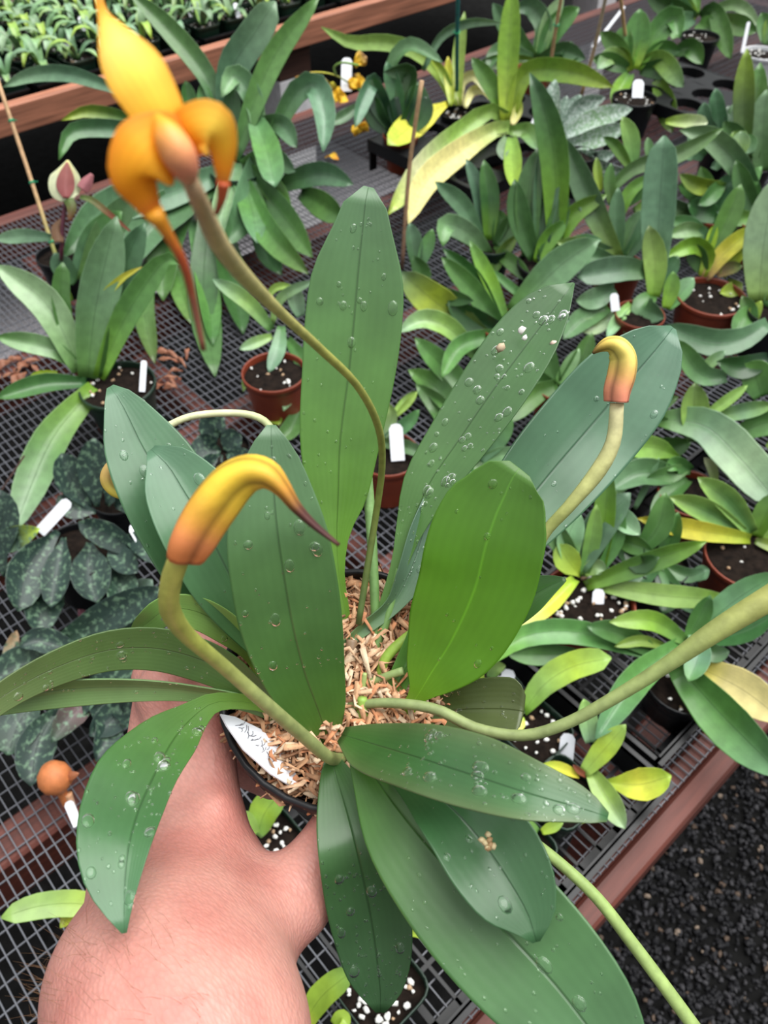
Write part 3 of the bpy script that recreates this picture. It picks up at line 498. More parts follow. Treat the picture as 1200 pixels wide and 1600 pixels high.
plant('seedling_orchid', 'seedling with a lime leaf in a square green pot at the bottom of the photo', 'plant', (480, 1590), .066, ('green', .040, .06, SQ, (594, 1538)), [
    ('YIIL', 40, [(470, 1612), (500, 1560), (550, 1518)], dict(prof='blunt')), ('IL', 26, [(590, 1470), (635, 1440), (658, 1434)], dict(prof='blunt')), ('II', 20, [(600, 1462), (645, 1452), (678, 1464)], dict(prof='blunt')), ('I', 22, [(520, 1600), (535, 1590), (545, 1605)])], perl=40)
plant('seedling_orchid', 'seedling in a square green pot under the broad lower leaf', 'plant', (850, 1300), .066, ('green', .036, .06, SQ, (810, 1322)), [('IL', 18, [(846, 1300), (870, 1288), (880, 1285)]), ('GL', 22, [(840, 1300), (810, 1280), (790, 1270)])], perl=24)
plant('seedling_orchid', 'seedling in a square green pot under the bright green leaf', 'plant', (760, 1060), .066, ('green', .038, .06, SQ, (762, 1072)), [('IL', 24, [(752, 1068), (745, 1060), (738, 1050)]), ('GL', 20, [(765, 1060), (775, 1045), (790, 1040)])], perl=30)
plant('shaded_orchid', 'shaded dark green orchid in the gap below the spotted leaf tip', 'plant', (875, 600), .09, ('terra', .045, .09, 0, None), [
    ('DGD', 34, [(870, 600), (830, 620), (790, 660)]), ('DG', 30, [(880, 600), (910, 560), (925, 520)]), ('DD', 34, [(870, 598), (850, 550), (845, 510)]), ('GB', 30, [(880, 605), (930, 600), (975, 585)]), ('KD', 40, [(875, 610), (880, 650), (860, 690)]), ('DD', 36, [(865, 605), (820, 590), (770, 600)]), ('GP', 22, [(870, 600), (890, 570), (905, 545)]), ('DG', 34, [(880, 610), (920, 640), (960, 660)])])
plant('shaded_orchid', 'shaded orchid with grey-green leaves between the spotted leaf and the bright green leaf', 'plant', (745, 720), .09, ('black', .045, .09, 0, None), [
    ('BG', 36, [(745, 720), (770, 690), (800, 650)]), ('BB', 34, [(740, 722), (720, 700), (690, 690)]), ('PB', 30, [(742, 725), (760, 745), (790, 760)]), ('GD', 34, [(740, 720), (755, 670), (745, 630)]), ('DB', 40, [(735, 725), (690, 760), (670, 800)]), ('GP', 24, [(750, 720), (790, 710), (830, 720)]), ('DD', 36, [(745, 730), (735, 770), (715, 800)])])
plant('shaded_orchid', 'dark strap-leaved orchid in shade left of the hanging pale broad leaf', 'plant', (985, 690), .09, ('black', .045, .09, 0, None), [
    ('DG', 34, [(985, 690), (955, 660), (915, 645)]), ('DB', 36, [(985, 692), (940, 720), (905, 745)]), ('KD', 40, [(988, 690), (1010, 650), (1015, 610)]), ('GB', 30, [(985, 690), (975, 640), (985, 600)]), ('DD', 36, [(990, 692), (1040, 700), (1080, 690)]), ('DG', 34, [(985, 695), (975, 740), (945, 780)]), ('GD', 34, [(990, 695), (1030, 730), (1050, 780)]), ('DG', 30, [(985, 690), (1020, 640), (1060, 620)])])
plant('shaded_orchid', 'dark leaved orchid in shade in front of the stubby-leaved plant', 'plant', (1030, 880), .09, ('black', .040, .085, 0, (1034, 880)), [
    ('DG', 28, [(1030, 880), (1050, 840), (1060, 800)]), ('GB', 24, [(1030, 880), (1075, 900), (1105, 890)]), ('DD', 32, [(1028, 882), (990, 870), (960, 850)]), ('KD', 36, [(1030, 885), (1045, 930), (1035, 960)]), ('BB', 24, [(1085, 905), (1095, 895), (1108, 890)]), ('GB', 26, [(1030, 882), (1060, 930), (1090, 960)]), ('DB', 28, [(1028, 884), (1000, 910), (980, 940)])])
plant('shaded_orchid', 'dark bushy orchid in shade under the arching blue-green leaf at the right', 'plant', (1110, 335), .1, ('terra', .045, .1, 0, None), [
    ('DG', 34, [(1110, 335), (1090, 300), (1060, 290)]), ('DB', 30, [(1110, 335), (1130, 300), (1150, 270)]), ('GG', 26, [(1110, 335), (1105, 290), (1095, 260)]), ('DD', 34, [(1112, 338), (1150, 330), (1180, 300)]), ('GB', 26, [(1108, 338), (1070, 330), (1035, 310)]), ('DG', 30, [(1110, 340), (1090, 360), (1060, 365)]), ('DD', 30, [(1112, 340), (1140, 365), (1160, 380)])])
# left-hand bottom leaf and the mottled plants
plant('seedling_orchid', 'folded lime leaf lying over the bare wire mesh at lower left', 'plant', (215, 1425), .066, ('green', .036, .06, SQ, (262, 1420)), [
    ('IILL', 40, [(215, 1425), (120, 1412), (60, 1416), (2, 1434)], dict(prof='blunt', fold=.12)), ('YYI', 34, [(150, 1418), (120, 1420), (94, 1450)], dict(prof='lance'))], perl=10)
plant('mottled_leaf_orchid', 'dark mottled-leaved orchid with rounded upright leaves above the white label', 'plant', (158, 800), .09, ('black', .045, .09, 0, (185, 770)), [
    ('MMM', 52, [(140, 795), (112, 750), (96, 708)], dict(prof='ell')), ('MMM', 46, [(152, 792), (144, 735), (148, 684)], dict(prof='ell')), ('MM', 42, [(168, 790), (180, 760), (186, 720)], dict(prof='ell')), ('MM', 42, [(180, 792), (195, 785), (215, 770)], dict(prof='ell')), ('MM', 36, [(150, 800), (115, 795), (90, 775)], dict(prof='ell'))], m='mottled')
plant('mottled_leaf_orchid', 'dark mottled-leaved orchid with drooping leaves below the white label', 'plant', (118, 860), .09, ('black', .055, .09, 0, None), [
    ('MMM', 42, [(222, 872), (172, 838), (122, 816)], dict(prof='ell')), ('MMM', 62, [(140, 848), (142, 895), (152, 942)], dict(prof='ell')), ('SMS', 38, [(196, 944), (215, 926), (238, 906)], dict(prof='ell')), ('MMM', 62, [(90, 830), (45, 885), (28, 955)], dict(prof='ell')), ('PMI', 40, [(-8, 858), (25, 840), (62, 826)], dict(prof='lance')),
    ('MM', 44, [(100, 840), (90, 900), (80, 950)], dict(prof='ell')), ('MM', 40, [(170, 850), (195, 880), (215, 895)], dict(prof='ell')), ('MM', 40, [(190, 840), (225, 850), (245, 880)], dict(prof='ell')), ('MM', 56, [(10, 900), (-5, 860), (5, 800), (0, 765)], dict(prof='ell')), ('UU', 26, [(152, 992), (140, 970), (122, 952)], dict(prof='lance')),
    ('KM', 60, [(110, 880), (70, 930), (60, 990)], dict(prof='ell')), ('MK', 50, [(170, 870), (190, 920), (180, 960)], dict(prof='ell')), ('ST', 20, [(2, 1052), (14, 1020), (26, 985)], dict(prof='ell')), ('TU', 16, [(15, 1055), (25, 1030), (32, 1000)], dict(prof='ell'))], m='mottled')
plant('mottled_leaf_orchid', 'near-black mottled orchid with long leaves left of the hand', 'plant', (112, 1075), .09, ('black', .055, .09, 0, (130, 1040)), [
    ('KMM', 54, [(92, 1010), (170, 965), (255, 918)]), ('MMM', 44, [(90, 1150), (110, 1110), (160, 1078)]), ('MMM', 50, [(212, 1085), (180, 1120), (140, 1150)]), ('KMK', 74, [(60, 1090), (30, 1130), (12, 1180)], dict(prof='ell')), ('KMM', 60, [(95, 1100), (60, 1160), (48, 1228)], dict(prof='ell')), ('UK', 44, [(150, 1080), (110, 1120), (80, 1160)], dict(prof='lance')),
    ('MK', 50, [(140, 1060), (190, 1060), (250, 1100)]), ('KM', 60, [(90, 1050), (40, 1040), (-10, 1060)]), ('MM', 44, [(140, 1080), (170, 1130), (150, 1190)]), ('MM', 40, [(120, 1020), (60, 1000), (30, 1010)]), ('KK', 56, [(130, 1040), (190, 1000), (260, 985)]), ('MM', 36, [(160, 1090), (215, 1130), (235, 1190)])], m='mottled')
plant('mottled_leaf_orchid', 'small mottled orchid under the pale curved flower stem', 'plant', (348, 700), .08, ('black', .045, .08, 0, None), [
    ('MMM', 44, [(335, 695), (330, 670), (350, 652)], dict(prof='ell')), ('MM', 46, [(345, 705), (325, 700), (310, 680)], dict(prof='ell')), ('MM', 40, [(352, 705), (362, 690), (378, 682)], dict(prof='ell')), ('MM', 40, [(345, 710), (330, 730), (320, 745)], dict(prof='ell')), ('MM', 40, [(355, 708), (375, 720), (385, 740)], dict(prof='ell'))], m='mottled')

# ------------------------------------------------------------------ trays
def cell_tray(x0, y0, nx, ny, px, py, hr, label, zt=.082):
    o = empty('cell_tray', (x0+nx*px/2, y0+ny*py/2, 0), label, 'tray'); g = MB(); n = 24
    for i in range(nx):
        for j in range(ny):
            cx, cy = x0+(i+.5)*px, y0+(j+.5)*py; v = []; f = []
            for z in (zt, zt-.003):
                for k in range(n):
                    a = 2*math.pi*(k+.5)/n; c, s = math.cos(a), math.sin(a); q = min(px/2/abs(c), py/2/abs(s))
                    v += [(cx+hr*c, cy+hr*s, z), (cx+q*c, cy+q*s, z)]
            for k in range(n):
                a, b = 2*k, 2*((k+1) % n); m_ = 2*n
                f += [(a, a+1, b+1, b), (m_+a, m_+b, m_+b+1, m_+a+1)]
            g.add(v, f)
            w, wf = lathe_vf([(hr, 0), (hr*.99, -.022)], (cx, cy, zt), n); g.add(w, wf)
            # corner hole web
    g.build('cell_plate', 'black', o)
    X1, Y1 = x0+nx*px, y0+ny*py; t = .003
    g = MB()
    for lo, hi in (((x0-t, y0-t), (X1+t, y0)), ((x0-t, Y1), (X1+t, Y1+t)), ((x0-t, y0), (x0, Y1)), ((X1, y0), (X1+t, Y1))): g.box((*lo, zt-.030), (*hi, zt+.001))
    g.build('rim', 'black', o)
    for cx in (x0+.01, (x0+X1)/2, X1-.01):
        for cy in (y0+.004, Y1-.004):
            g = MB(); g.box((cx-.011, cy-.003, 0), (cx+.011, cy+.003, zt-.003)); g.build('leg', 'black', o)
    return o
cell_tray(1.4075, 1.232, 5, 3, .105, .13, .0445, 'black fifteen-cell tray carrying the lime green orchids')
cell_tray(2.16, 1.0, 3, 3, .105, .13, .0445, 'black cell tray with empty round holes beside the rosette orchid')
def web_tray(x0, x1, y0, y1, label, h=.048):
    o = empty('web_tray', ((x0+x1)/2, (y0+y1)/2, 0), label, 'tray'); g = MB(); t = .0025
    for lo, hi in (((x0, y0), (x1, y0+t)), ((x0, y1-t), (x1, y1)), ((x0, y0), (x0+t, y1)), ((x1-t, y0), (x1, y1))): g.box((*lo, .0005), (*hi, h))
    for lo, hi in (((x0-.006, y0-.006), (x1+.006, y0+.005)), ((x0-.006, y1-t), (x1+.006, y1+.006)), ((x0-.006, y0), (x0+t, y1)), ((x1-t, y0), (x1+.006, y1))): g.box((*lo, h-.003), (*hi, h))
    g.build('wall', 'black', o); g = MB()
    n = int((x1-x0)/.034)
    for i in range(1, n):
        x = x0+(x1-x0)*i/n; w = .004 if i % 3 else .008; g.box((x-w/2, y0, .0005), (x+w/2, y1, .003))
    k = int((y1-y0)/.06)
    for j in range(1, k):
        y = y0+(y1-y0)*j/k; w = .005; g.box((x0, y-w/2, .001), (x1, y+w/2, .0035))
    g.box((x0, y0, .0005), (x1, y0+.018, .003)); g.box((x0, y1-.018, .0005), (x1, y1, .003))
    g.build('web_floor', 'black', o); return o
web_tray(-.05, .535, .079, .385, 'black open-web tray of seedlings along the near bench edge')
web_tray(.555, 1.115, .104, .385, 'black open-web tray at the right holding pots by the bench edge')

# ------------------------------------------------------------------ plant labels and stakes
def dz(x, y, z): return depth(atz(x, y, z))
slip((222, 612), (225, 563), dz(222, 612, .095), .010, 'white plastic label in the round green pot at the left')
slip((62, 832), (108, 782), dz(70, 830, .11), .017, 'white plastic label leaning over the mottled leaves')
slip((222, 842), (208, 818), dz(215, 840, .11), .020, 'short pinkish white label end beside the mottled leaves')
slip((622, 720), (618, 662), dz(620, 715, .09), .022, 'white label in the terracotta coloured pot behind the central leaf')
slip((884, 1186), (888, 1146), dz(884, 1180, .055), .018, 'white label in the seedling pot right of the curved flower stem')
slip((788, 1084), (796, 1046), dz(788, 1082, .055), .018, 'white label standing above the small dark folded leaf')
slip((996, 153), (998, 124), dz(996, 150, .095), .030, 'white label in the black pot of the rosette orchid')
slip((926, 74), (976, 10), dz(926, 74, .004), .010, 'long thin white label leaning beside the rosette orchid')
slip((541, 143), (542, 90), dz(520, 215, .05), .029, 'white label standing among the wilted flowers')
slip((1160, 82), (1170, 34), dz(1160, 85, .09), .010, 'thin white label in the white pot')
slip((840, 182), (830, 203), dz(830, 205, .1), .018, 'short pale label lying by the cream leaves')
slip((962, 486), (959, 458), dz(962, 490, .09), .016, 'small white label between pots below the long rounded leaf')
slip((934, 944), (936, 920), dz(1100, 945, .08), .016, 'small white label behind the light green horizontal leaves')
slip((122, 1290), (106, 1252), dz(122, 1290, .02), .011, 'white label under the dried orange seed head')
o = slip((100, 700), (40, 790), dz(60, 760, .10), .0025, 'thin dark twig lying across the hanging strap leaf', 'wood_dark', 'twig'); o['category'] = 'twig'
o.location = at(38, 712, dz(60, 760, .16)); 
d = dz(85, 400, .08)
stake([at(112, 470, d*1.0), at(84, 390, d*.985), at(45, 270, d*.965), at(-4, 125, d*.94)], .0042, ['H', 'T', 'T'], 'bamboo stake with green ties leaning at the far left', ties=(.30, .62, .86))
stake([atz(714, 172, .08), at(714, 80, dz(714, 172, .08)*.93), at(716, -30, dz(714, 172, .08)*.86)], .005, [(.01, .11, .12)], 'teal plastic plant stake in the lime green orchid', ties=(.7,))
b = depth(atz(629, 380, .05)); stake([at(628, 420, b), at(640, 260, b*.94), at(659, 126, b*.88)], .0045, [(.16, .09, .06), 'T'], 'brown bamboo cane standing behind the tall central leaf')
b = dz(858, 130, .1); stake([at(856, 135, b), at(866, 60, b*.95), at(880, -20, b*.9)], .005, ['T'], 'bamboo cane in front of the terracotta pot at the top', ties=(.65,))
b = dz(910, 150, .1); stake([at(908, 150, b), at(930, 70, b*.95), at(950, -20, b*.9)], .005, ['T', (.3, .26, .2)], 'bamboo cane leaning left of the rosette orchid')
b = dz(983, 100, .1); stake([at(983, 100, b), at(975, 40, b*.95), at(968, -20, b*.9)], .005, ['T'], 'bamboo cane standing in the rosette orchid')

# ------------------------------------------------------------------ slipper flower with stake at far left
d = dz(95, 430, .10)
sl = empty('slipper_orchid', atz(112, 455, .0), 'striped cream and maroon slipper orchid flower on a dark stem, far left', 'plant')
c0 = V(*sl.location); pot(sl, c0, .05, .09, 'black', .09)
tube('flower_stem', sl, [c0+UP*.08, at(96, 400, d*.97), at(98, 350, d*.95), at(104, 308, d*.94)], [.004]*4, ['H', 'U', 'U'])
dp = d*.93; k = dp/FPX
pc = [at(104, 312, dp), at(100, 296, dp), at(105, 272, dp), at(106, 250, dp)]
leaf(sl, pc, np.array([8, 22, 21, 2])*k, ['WWC'], None, 0, -.6, m='petal', name='dorsal_sepal', ecol='W', eamt=1)
leaf(sl, [p-ray(105, 280)*.004 for p in (at(103, 309, dp), at(102, 292, dp), at(104, 272, dp), at(105, 253, dp))], np.array([4, 13, 11, 1])*k, [(.33, .10, .10), (.42, .16, .14)], None, 0, -.5, m='petal', name='petal')
leaf(sl, [at(125, 308, dp), at(142, 312, dp), at(165, 330, dp), at(203, 361, dp*.97)], np.array([3, 5, 5, 1.5])*k, ['ENN'], None, .3, .3, m='petal', name='petal')
leaf(sl, [at(128, 296, dp*1.01), at(136, 285, dp*1.01), at(144, 272, dp*1.01)], np.array([9, 9, 3])*k, [(.5, .2, .22)], None, 0, -.5, m='petal', name='pouch')
leaf(sl, [at(106, 310, dp), at(112, 325, dp), at(108, 345, dp)], np.array([8, 7, 2])*k, ['EN'], None, 0, -.4, m='petal', name='petal')
leaf(sl, [at(92, 378, d*.95), at(90, 358, d*.95), at(100, 340, d*.95)], np.array([7, 9, 2])*k, [(.25, .14, .08)], None, 0, -.5, m='petal', name='bract')
for cols, w, pts in (('BP', 22, [(80, 371), (40, 368), (-8, 374)]), ('BG', 40, [(120, 430), (150, 370), (190, 330)]), ('GB', 44, [(130, 440), (175, 350), (215, 300)]), ('DB', 34, [(120, 440), (100, 420), (85, 395)])):
    P = [at(x, y, d*(1-.00025*i*40)) for i, (x, y) in enumerate(pts)]
    leaf(sl, P, ('strap', .5*w*d/FPX), cols, None, random.uniform(-.2, .2), .2)

# ------------------------------------------------------------------ wilted yellow flowers on the mesh
d = dz(540, 200, .03)
wf = empty('wilted_flower_spike', atz(545, 215, .002), 'wilted yellow and brown flowers on a drooping spike', 'flower')
tube('flower_stem', wf, [at(600, 165, d), at(560, 140, d*.97), at(525, 118, d*.95), at(490, 113, d*.95), at(462, 122, d*.95)], [.003, .0025, .002, .002, .0035], ['H', 'H', 'E', 'Y', (.6, .25, .05)], n=20)
tube('flower_stem', wf, [at(525, 118, d*.95), at(522, 105, d*.945), at(535, 98, d*.94), at(560, 102, d*.94)], [.003]*4, ['E', 'H'], n=12)
for cx, cy, sc, cs in ((562, 98, 26, 'XXT'), (558, 125, 26, 'NXX'), (512, 140, 28, 'XNY'), (526, 152, 26, 'XX'), (562, 200, 26, 'NXX'), (575, 185, 22, 'NN')):
    for q in range(3):
        a = RNG.uniform(0, 6.28); p = V(cx, cy); e_ = V(math.cos(a), math.sin(a))*sc*.55
        pts = [at(*(p-e_*.7), d*.955), at(*(p+RNG.uniform(-5, 5, 2)), d*.95), at(*(p+e_), d*.945)]
        leaf(wf, pts, ('ell', sc*.30*d/FPX), cs, None, random.uniform(-.6, .6), -.5, m='petal', name='petal', wave=.8, nu=10)
lf = empty('fallen_petal', atz(518, 247, .002), 'single fallen orange petal on the wire mesh', 'petal')
leaf(lf, [atz(508, 246, .004), atz(517, 244, .011), atz(529, 250, .005)], ('ell', .011), 'XXO', UP, 0, .4, m='petal', name='petal', wave=.3)

# ------------------------------------------------------------------ dried leaves and debris on the mesh
def litter(cx, cy, n, label, spread=.03):
    o = empty('dried_leaf_litter', atz(cx, cy, .001), label, 'litter'); b = atz(cx, cy, 0)
    for i in range(n):
        p = b+V(RNG.normal(0, spread), RNG.normal(0, spread), .006); a = RNG.uniform(0, 6.28); e_ = V(math.cos(a), math.sin(a), .15)*RNG.uniform(.012, .028)
        leaf(o, [p-e_, p+UP*.008, p+e_*V(1, 1, -.2)], ('lance', RNG.uniform(.003, .008)), [(.22, .075, .04), (.30, .13, .07)], UP, RNG.uniform(-.6, .6), -.5, m='cplain', name='dried_leaf', wave=.6, nu=8)
litter(20, 590, 12, 'curled red-brown dried leaves on the mesh at the left edge')
litter(258, 600, 8, 'curled brown dried leaves between the round green pot and the tall leaves', .022)
litter(265, 560, 5, 'few dried stems lying on the mesh beside the white label', .025)
# orange seed head on the label
d = dz(92, 1225, .06)
sh = empty('dried_seed_head', atz(120, 1280, .002), 'orange-brown dried round seed head beside the hand', 'seed head')
v, f = blob_vf((0, 0, 0), 1, jag=.02)
prof = [(1e-4, .021), (.010, .019), (.018, .010), (.0205, 0), (.018, -.010), (.010, -.017), (.006, -.022), (.0055, -.04)]
v, f = lathe_vf(prof, (0, 0, 0), 20); ax = nrm(at(88, 1212, d)-at(112, 1262, d*1.02)); X = nrm(np.cross(ax, RT)); Y = np.cross(ax, X)
v = np.array([X*p[0]+Y*p[1]+ax*p[2] for p in v])+at(86, 1216, d)
mesh('seed_pod', v, f, 'cplain', sh, np.tile(np.array([.52, .17, .055]), (len(v), 1)))
tube('stalk', sh, [at(106, 1240, d*1.01), at(116, 1268, d*1.02), V(*sh.location)+UP*.002], [.005, .004, .004], [(.6, .3, .15), (.5, .5, .5)])
leaf(sh, [at(96, 1214, d), at(112, 1212, d*.99), at(124, 1208, d*.99)], ('lance', .006), [(.3, .10, .04)], None, 0, -.4, m='cplain', name='dried_sepal', nu=8)

# ------------------------------------------------------------------ far bench: trays and seedlings
protos = []
def seedling_proto(k):
    root = empty('seedling_pot', (0, 0, 0), 'young green orchid seedling in a square green pot on the far bench', 'plant', 'seedlings in trays on the far bench')
    R = .047; h = .085; pot(root, V(0, 0, h), R, h, 'green', h, 5.0, perl=16)
    n = 6+k % 2
    for i in range(n):
        a = 2*math.pi*i/n+RNG.uniform(-.4, .4); L = RNG.uniform(.06, .12); up_ = RNG.uniform(.6, 1.3)
        dr = V(math.cos(a), math.sin(a), 0); b = V(0, 0, h-.012)+dr*.006
        P = [b, b+dr*L*.38+UP*L*.55*up_, b+dr*L*.75+UP*L*(.62*up_), b+dr*L*1.05+UP*L*(.45*up_-.1)]
        leaf(root, P, ('strap', RNG.uniform(.009, .014)), random.choice(['GPL', 'GPL', 'PPL', 'GPP', 'GPP', 'LLI']), nrm(UP-dr*.3), 0, .3, nu=8)
    return root
def dup(root, loc, rz, label=None):
    r = root.copy(); COL.objects.link(r); r.location = loc; r.rotation_euler = (0, 0, rz)
    if label: r['label'] = label
    for ch in root.children:
        c = ch.copy(); COL.objects.link(c); c.parent = r
    return r
protos = [seedling_proto(k) for k in range(5)]; used = set(); cnt = 0
def proj(p):
    q = np.asarray(p)-CAM; z = q @ FW; return 600+FPX*(q @ RT)/z, 800-FPX*(q @ CU)/z
rown = {}; ORD = 'first second third fourth fifth sixth seventh eighth ninth tenth eleventh twelfth thirteenth fourteenth fifteenth sixteenth seventeenth eighteenth nineteenth twentieth'.split()
for j in range(6):
    for i in range(26):
        p = V(.42+.112*i, 2.598+.112*j, .025); X, Y = proj(p+UP*.08)
        if not (-40 < X < 640 and -30 < Y): continue
        rown[j] = rown.get(j, 0)+1; lab = 'far bench seedling pot, %s row from the board, %s from the left' % (ORD[j], ORD[rown[j]-1])
        k = cnt % 5; rz = math.pi/2*random.randrange(4); cnt += 1
        if k not in used: o = protos[k]; o.location = p; o.rotation_euler = (0, 0, rz); used.add(k)
        else: o = dup(protos[k], p, rz)
        o['label'] = lab
        if j < 3 and cnt % 4 == 0 and X > 0 and Y > 0:
            q = p+V(.02, -.02, .075); dq = depth(q); a = proj(q); slip(a, (a[0]-6, a[1]-24), dq, .016, 'white label in far bench seedling pot, %s row, %s from the left' % (ORD[j], ORD[rown[j]-1]), group='white labels on the far bench')
for n_, (xa, xb) in enumerate(((.36, .90), (.925, 1.48), (1.50, 2.05), (2.07, 2.62))):
    o = empty('seedling_tray', ((xa+xb)/2, 2.75, .02), ['black seedling tray at the left end of the far bench', 'black seedling tray on the far bench behind the yellow flower', 'black seedling tray on the far bench behind the tall blue-green leaf', 'black seedling tray at the top behind the cedar board'][n_], 'tray')
    g = MB(); y0, y1 = 2.535, 2.535+.34; t = .003
    for lo, hi in (((xa, y0), (xb, y0+t)), ((xa, y1), (xb, y1+t)), ((xa, y0), (xa+t, y1)), ((xb-t, y0), (xb, y1))): g.box((*lo, .021), (*hi, .082))
    for lo, hi in (((xa, y0-.008), (xb, y0+t)), ((xa, y1), (xb, y1+.008))): g.box((*lo, .079), (*hi, .083))
    g.build('wall', 'black', o); g = MB(); g.box((xa, y0, .021), (xb, y1, .024)); g.build('tray_floor', 'black', o)

# ------------------------------------------------------------------ the held orchid
PC = at(545, 1062, .385); PR = .0615; PH = .105
H = empty('potted_orchid', (PC[0], PC[1], PC[2]-PH), 'large leathery-leaved orchid with yellow flowers in a black pot held up in the hand', 'plant')
po = pot(H, PC, PR, PH, 'black', PC[2], drop=.010, taper=.74)
axis = Vector(RT); Rm = Matrix.Rotation(math.radians(7), 3, axis)
def tilt(o):
    pv = Vector(PC)-Vector(rootloc(o.parent))
    for v in o.data.vertices: v.co = pv+Rm @ (v.co-pv)
for o in list(H.children): tilt(o)
g = MB()                                                       # shredded bark
for i in range(2300):
    a = RNG.uniform(0, 6.28); r = PR*.93*math.sqrt(RNG.random()); hh = .014*(1-(r/PR)**2)
    p = V(r*math.cos(a), r*math.sin(a), -.010+hh+RNG.uniform(-.003, .003)); L = RNG.uniform(.003, .010); b = RNG.uniform(0, 6.28)
    e_ = V(math.cos(b), math.sin(b), RNG.uniform(-.5, .5))*L; side = nrm(np.cross(e_, UP+RNG.uniform(-.5, .5, 3)))*RNG.uniform(.0005, .0016)
    cu_ = RNG.normal(0, .0032, 3)
    pts = [p-e_, p-e_*.3+UP*.002+cu_, p+e_*.4+cu_*.5, p+e_]; v = []
    for q, w in zip(pts, (.5, 1, .9, .3)): v += [q-side*w, q+side*w, q+side*w*.7-UP*.0011, q-side*w*.7-UP*.0011]
    f = [(k*4+m_, k*4+(m_+1) % 4, k*4+4+(m_+1) % 4, k*4+4+m_) for k in range(3) for m_ in range(4)]+[(3, 2, 1, 0), (12, 13, 14, 15)]
    c = [(.62, .36, .20), (.70, .45, .28), (.50, .27, .14), (.58, .25, .12), (.74, .56, .38), (.32, .17, .09)][RNG.integers(6)]
    g.add(np.array(v)+PC, f, c)
bk = g.build('shredded_bark', 'bark', H, smooth=True, stuff=True); tilt(bk)

def hl(st, ds, cols, roll=0, fold=.18, n_big=0, n_small=0, m='hero', name='leaf', **kw):
    """stations (px x, px y, width px or (left, right)), depths spread along the leaf"""
    s = np.concatenate([[0], np.cumsum([math.dist(st[i][:2], st[i+1][:2]) for i in range(len(st)-1)])]); s /= s[-1]
    dd = np.interp(s, np.linspace(0, 1, len(ds)), ds); P = [at(x[0], x[1], d) for x, d in zip(st, dd)]
    rr = np.interp(s, np.linspace(0, 1, 1 if np.isscalar(roll) else len(roll)), [roll] if np.isscalar(roll) else roll)
    hw = [[(x[2]/2 if np.isscalar(x[2]) else x[2][k]/2)*d/FPX/math.cos(r) for k in (0, 1)] for x, d, r in zip(st, dd, rr)]
    o, G = leaf(H, P, hw, cols, None, roll, fold, m=m, name=name, nu=kw.pop('nu', 26), thick=kw.pop('thick', .0012), **kw)
    def drop(r, u, v, g):
        i = min(int(u*(len(G)-1)), len(G)-2); j = min(int(v*8), 7); fu = u*(len(G)-1)-i; fv = v*8-j
        p = (G[i, j]*(1-fu)+G[i+1, j]*fu)*(1-fv)+(G[i, j+1]*(1-fu)+G[i+1, j+1]*fu)*fv
        t = nrm(G[i+1, j]-G[i, j]); s_ = nrm(G[i, j+1]-G[i, j]); n_ = nrm(np.cross(s_, t)); s_ = np.cross(t, n_)
        if n_ @ (CAM-p) < 0: n_ = -n_
        el = 1+RNG.random()*.5; vv = [p+n_*r*.36]; K = 10
        for h_, w_ in ((.30, .5), (.17, .86), (-.05, 1.0)):
            vv += [p+n_*r*h_+(t*el*math.cos(2*math.pi*k/K)+s_*math.sin(2*math.pi*k/K))*r*w_ for k in range(K)]
        ff = [(0, 1+k, 1+(k+1) % K) for k in range(K)]+[(1+q*K+k, 1+q*K+K+k, 1+q*K+K+(k+1) % K, 1+q*K+(k+1) % K) for q in range(2) for k in range(K)]
        ff.append(tuple(1+2*K+k for k in range(K-1, -1, -1))); g.add(vv, ff)
    for i in range(n_big):
        g = MB(); drop(RNG.uniform(.0011, .0027), RNG.uniform(.35, .93), RNG.uniform(.17, .83), g); g.build('water_droplet', 'water', o, True)
    if n_small:
        g = MB()
        for i in range(n_small): drop(RNG.uniform(.0003, .0008), RNG.uniform(.3, .95), RNG.uniform(.10, .90), g)
        g.build('fine_droplets', 'water', o, True, stuff=True)
    return o, G
DG = [(.085, .19, .022), (.058, .148, .030), (.078, .175, .055), (.11, .21, .11)]
BL = [(.06, .15, .05), (.075, .175, .09), (.095, .20, .125)]
DK = [(.05, .14, .03), (.042, .115, .036), (.042, .11, .04)]
# tall central leaf
hl([(546, 1000, 10), (540, 960, 14), (530, 905, 18), (527, 870, 26), (526, 830, 44), (528, 780, 88), (531, 692, 124), (545, 580, 145), (553, 500, 151), (559, 430, 141), (567, 355, 90), (571, 317, 64), (576, 292, 16)], [.40, .395, .385, .37], [(.14, .30, .03), (.10, .235, .030), (.085, .20, .05), (.10, .20, .095)], fold=.10, n_big=9, n_small=50)
# upper right leaf with large droplets
hl([(566, 1040, 12), (600, 950, 18), (625, 880, 26), (640, 830, 42), (668, 760, 76), (715, 690, 94), (770, 610, 105), (822, 540, (110, 92)), (860, 490, (92, 60)), (878, 466, (64, 34)), (889, 452, (36, 16)), (897, 442, 3)], [.395, .40, .40, .40], [(.15, .30, .07), (.078, .18, .045), (.066, .15, .05), (.072, .155, .06)], roll=.35, fold=.16, n_big=34, n_small=90)
# folded leaf below it
hl([(530, 1015, 12), (570, 980, 20), (612, 945, 26), (640, 895, 48), (662, 830, 52), (680, 760, 20)], [.39, .395, .40, .405], [(.13, .26, .09), (.11, .20, .12), (.09, .17, .12)], roll=-.4, fold=.5, n_big=2, n_small=40)
# bluish right leaf
hl([(700, 1010, 20), (735, 920, 60), (790, 830, 118), (850, 752, 150), (918, 672, 158), (975, 605, 148), (1018, 555, 105), (1040, 528, 60), (1052, 512, 10)], [.40, .415, .43, .43], BL, roll=-.15, fold=.2, n_big=5, n_small=26)
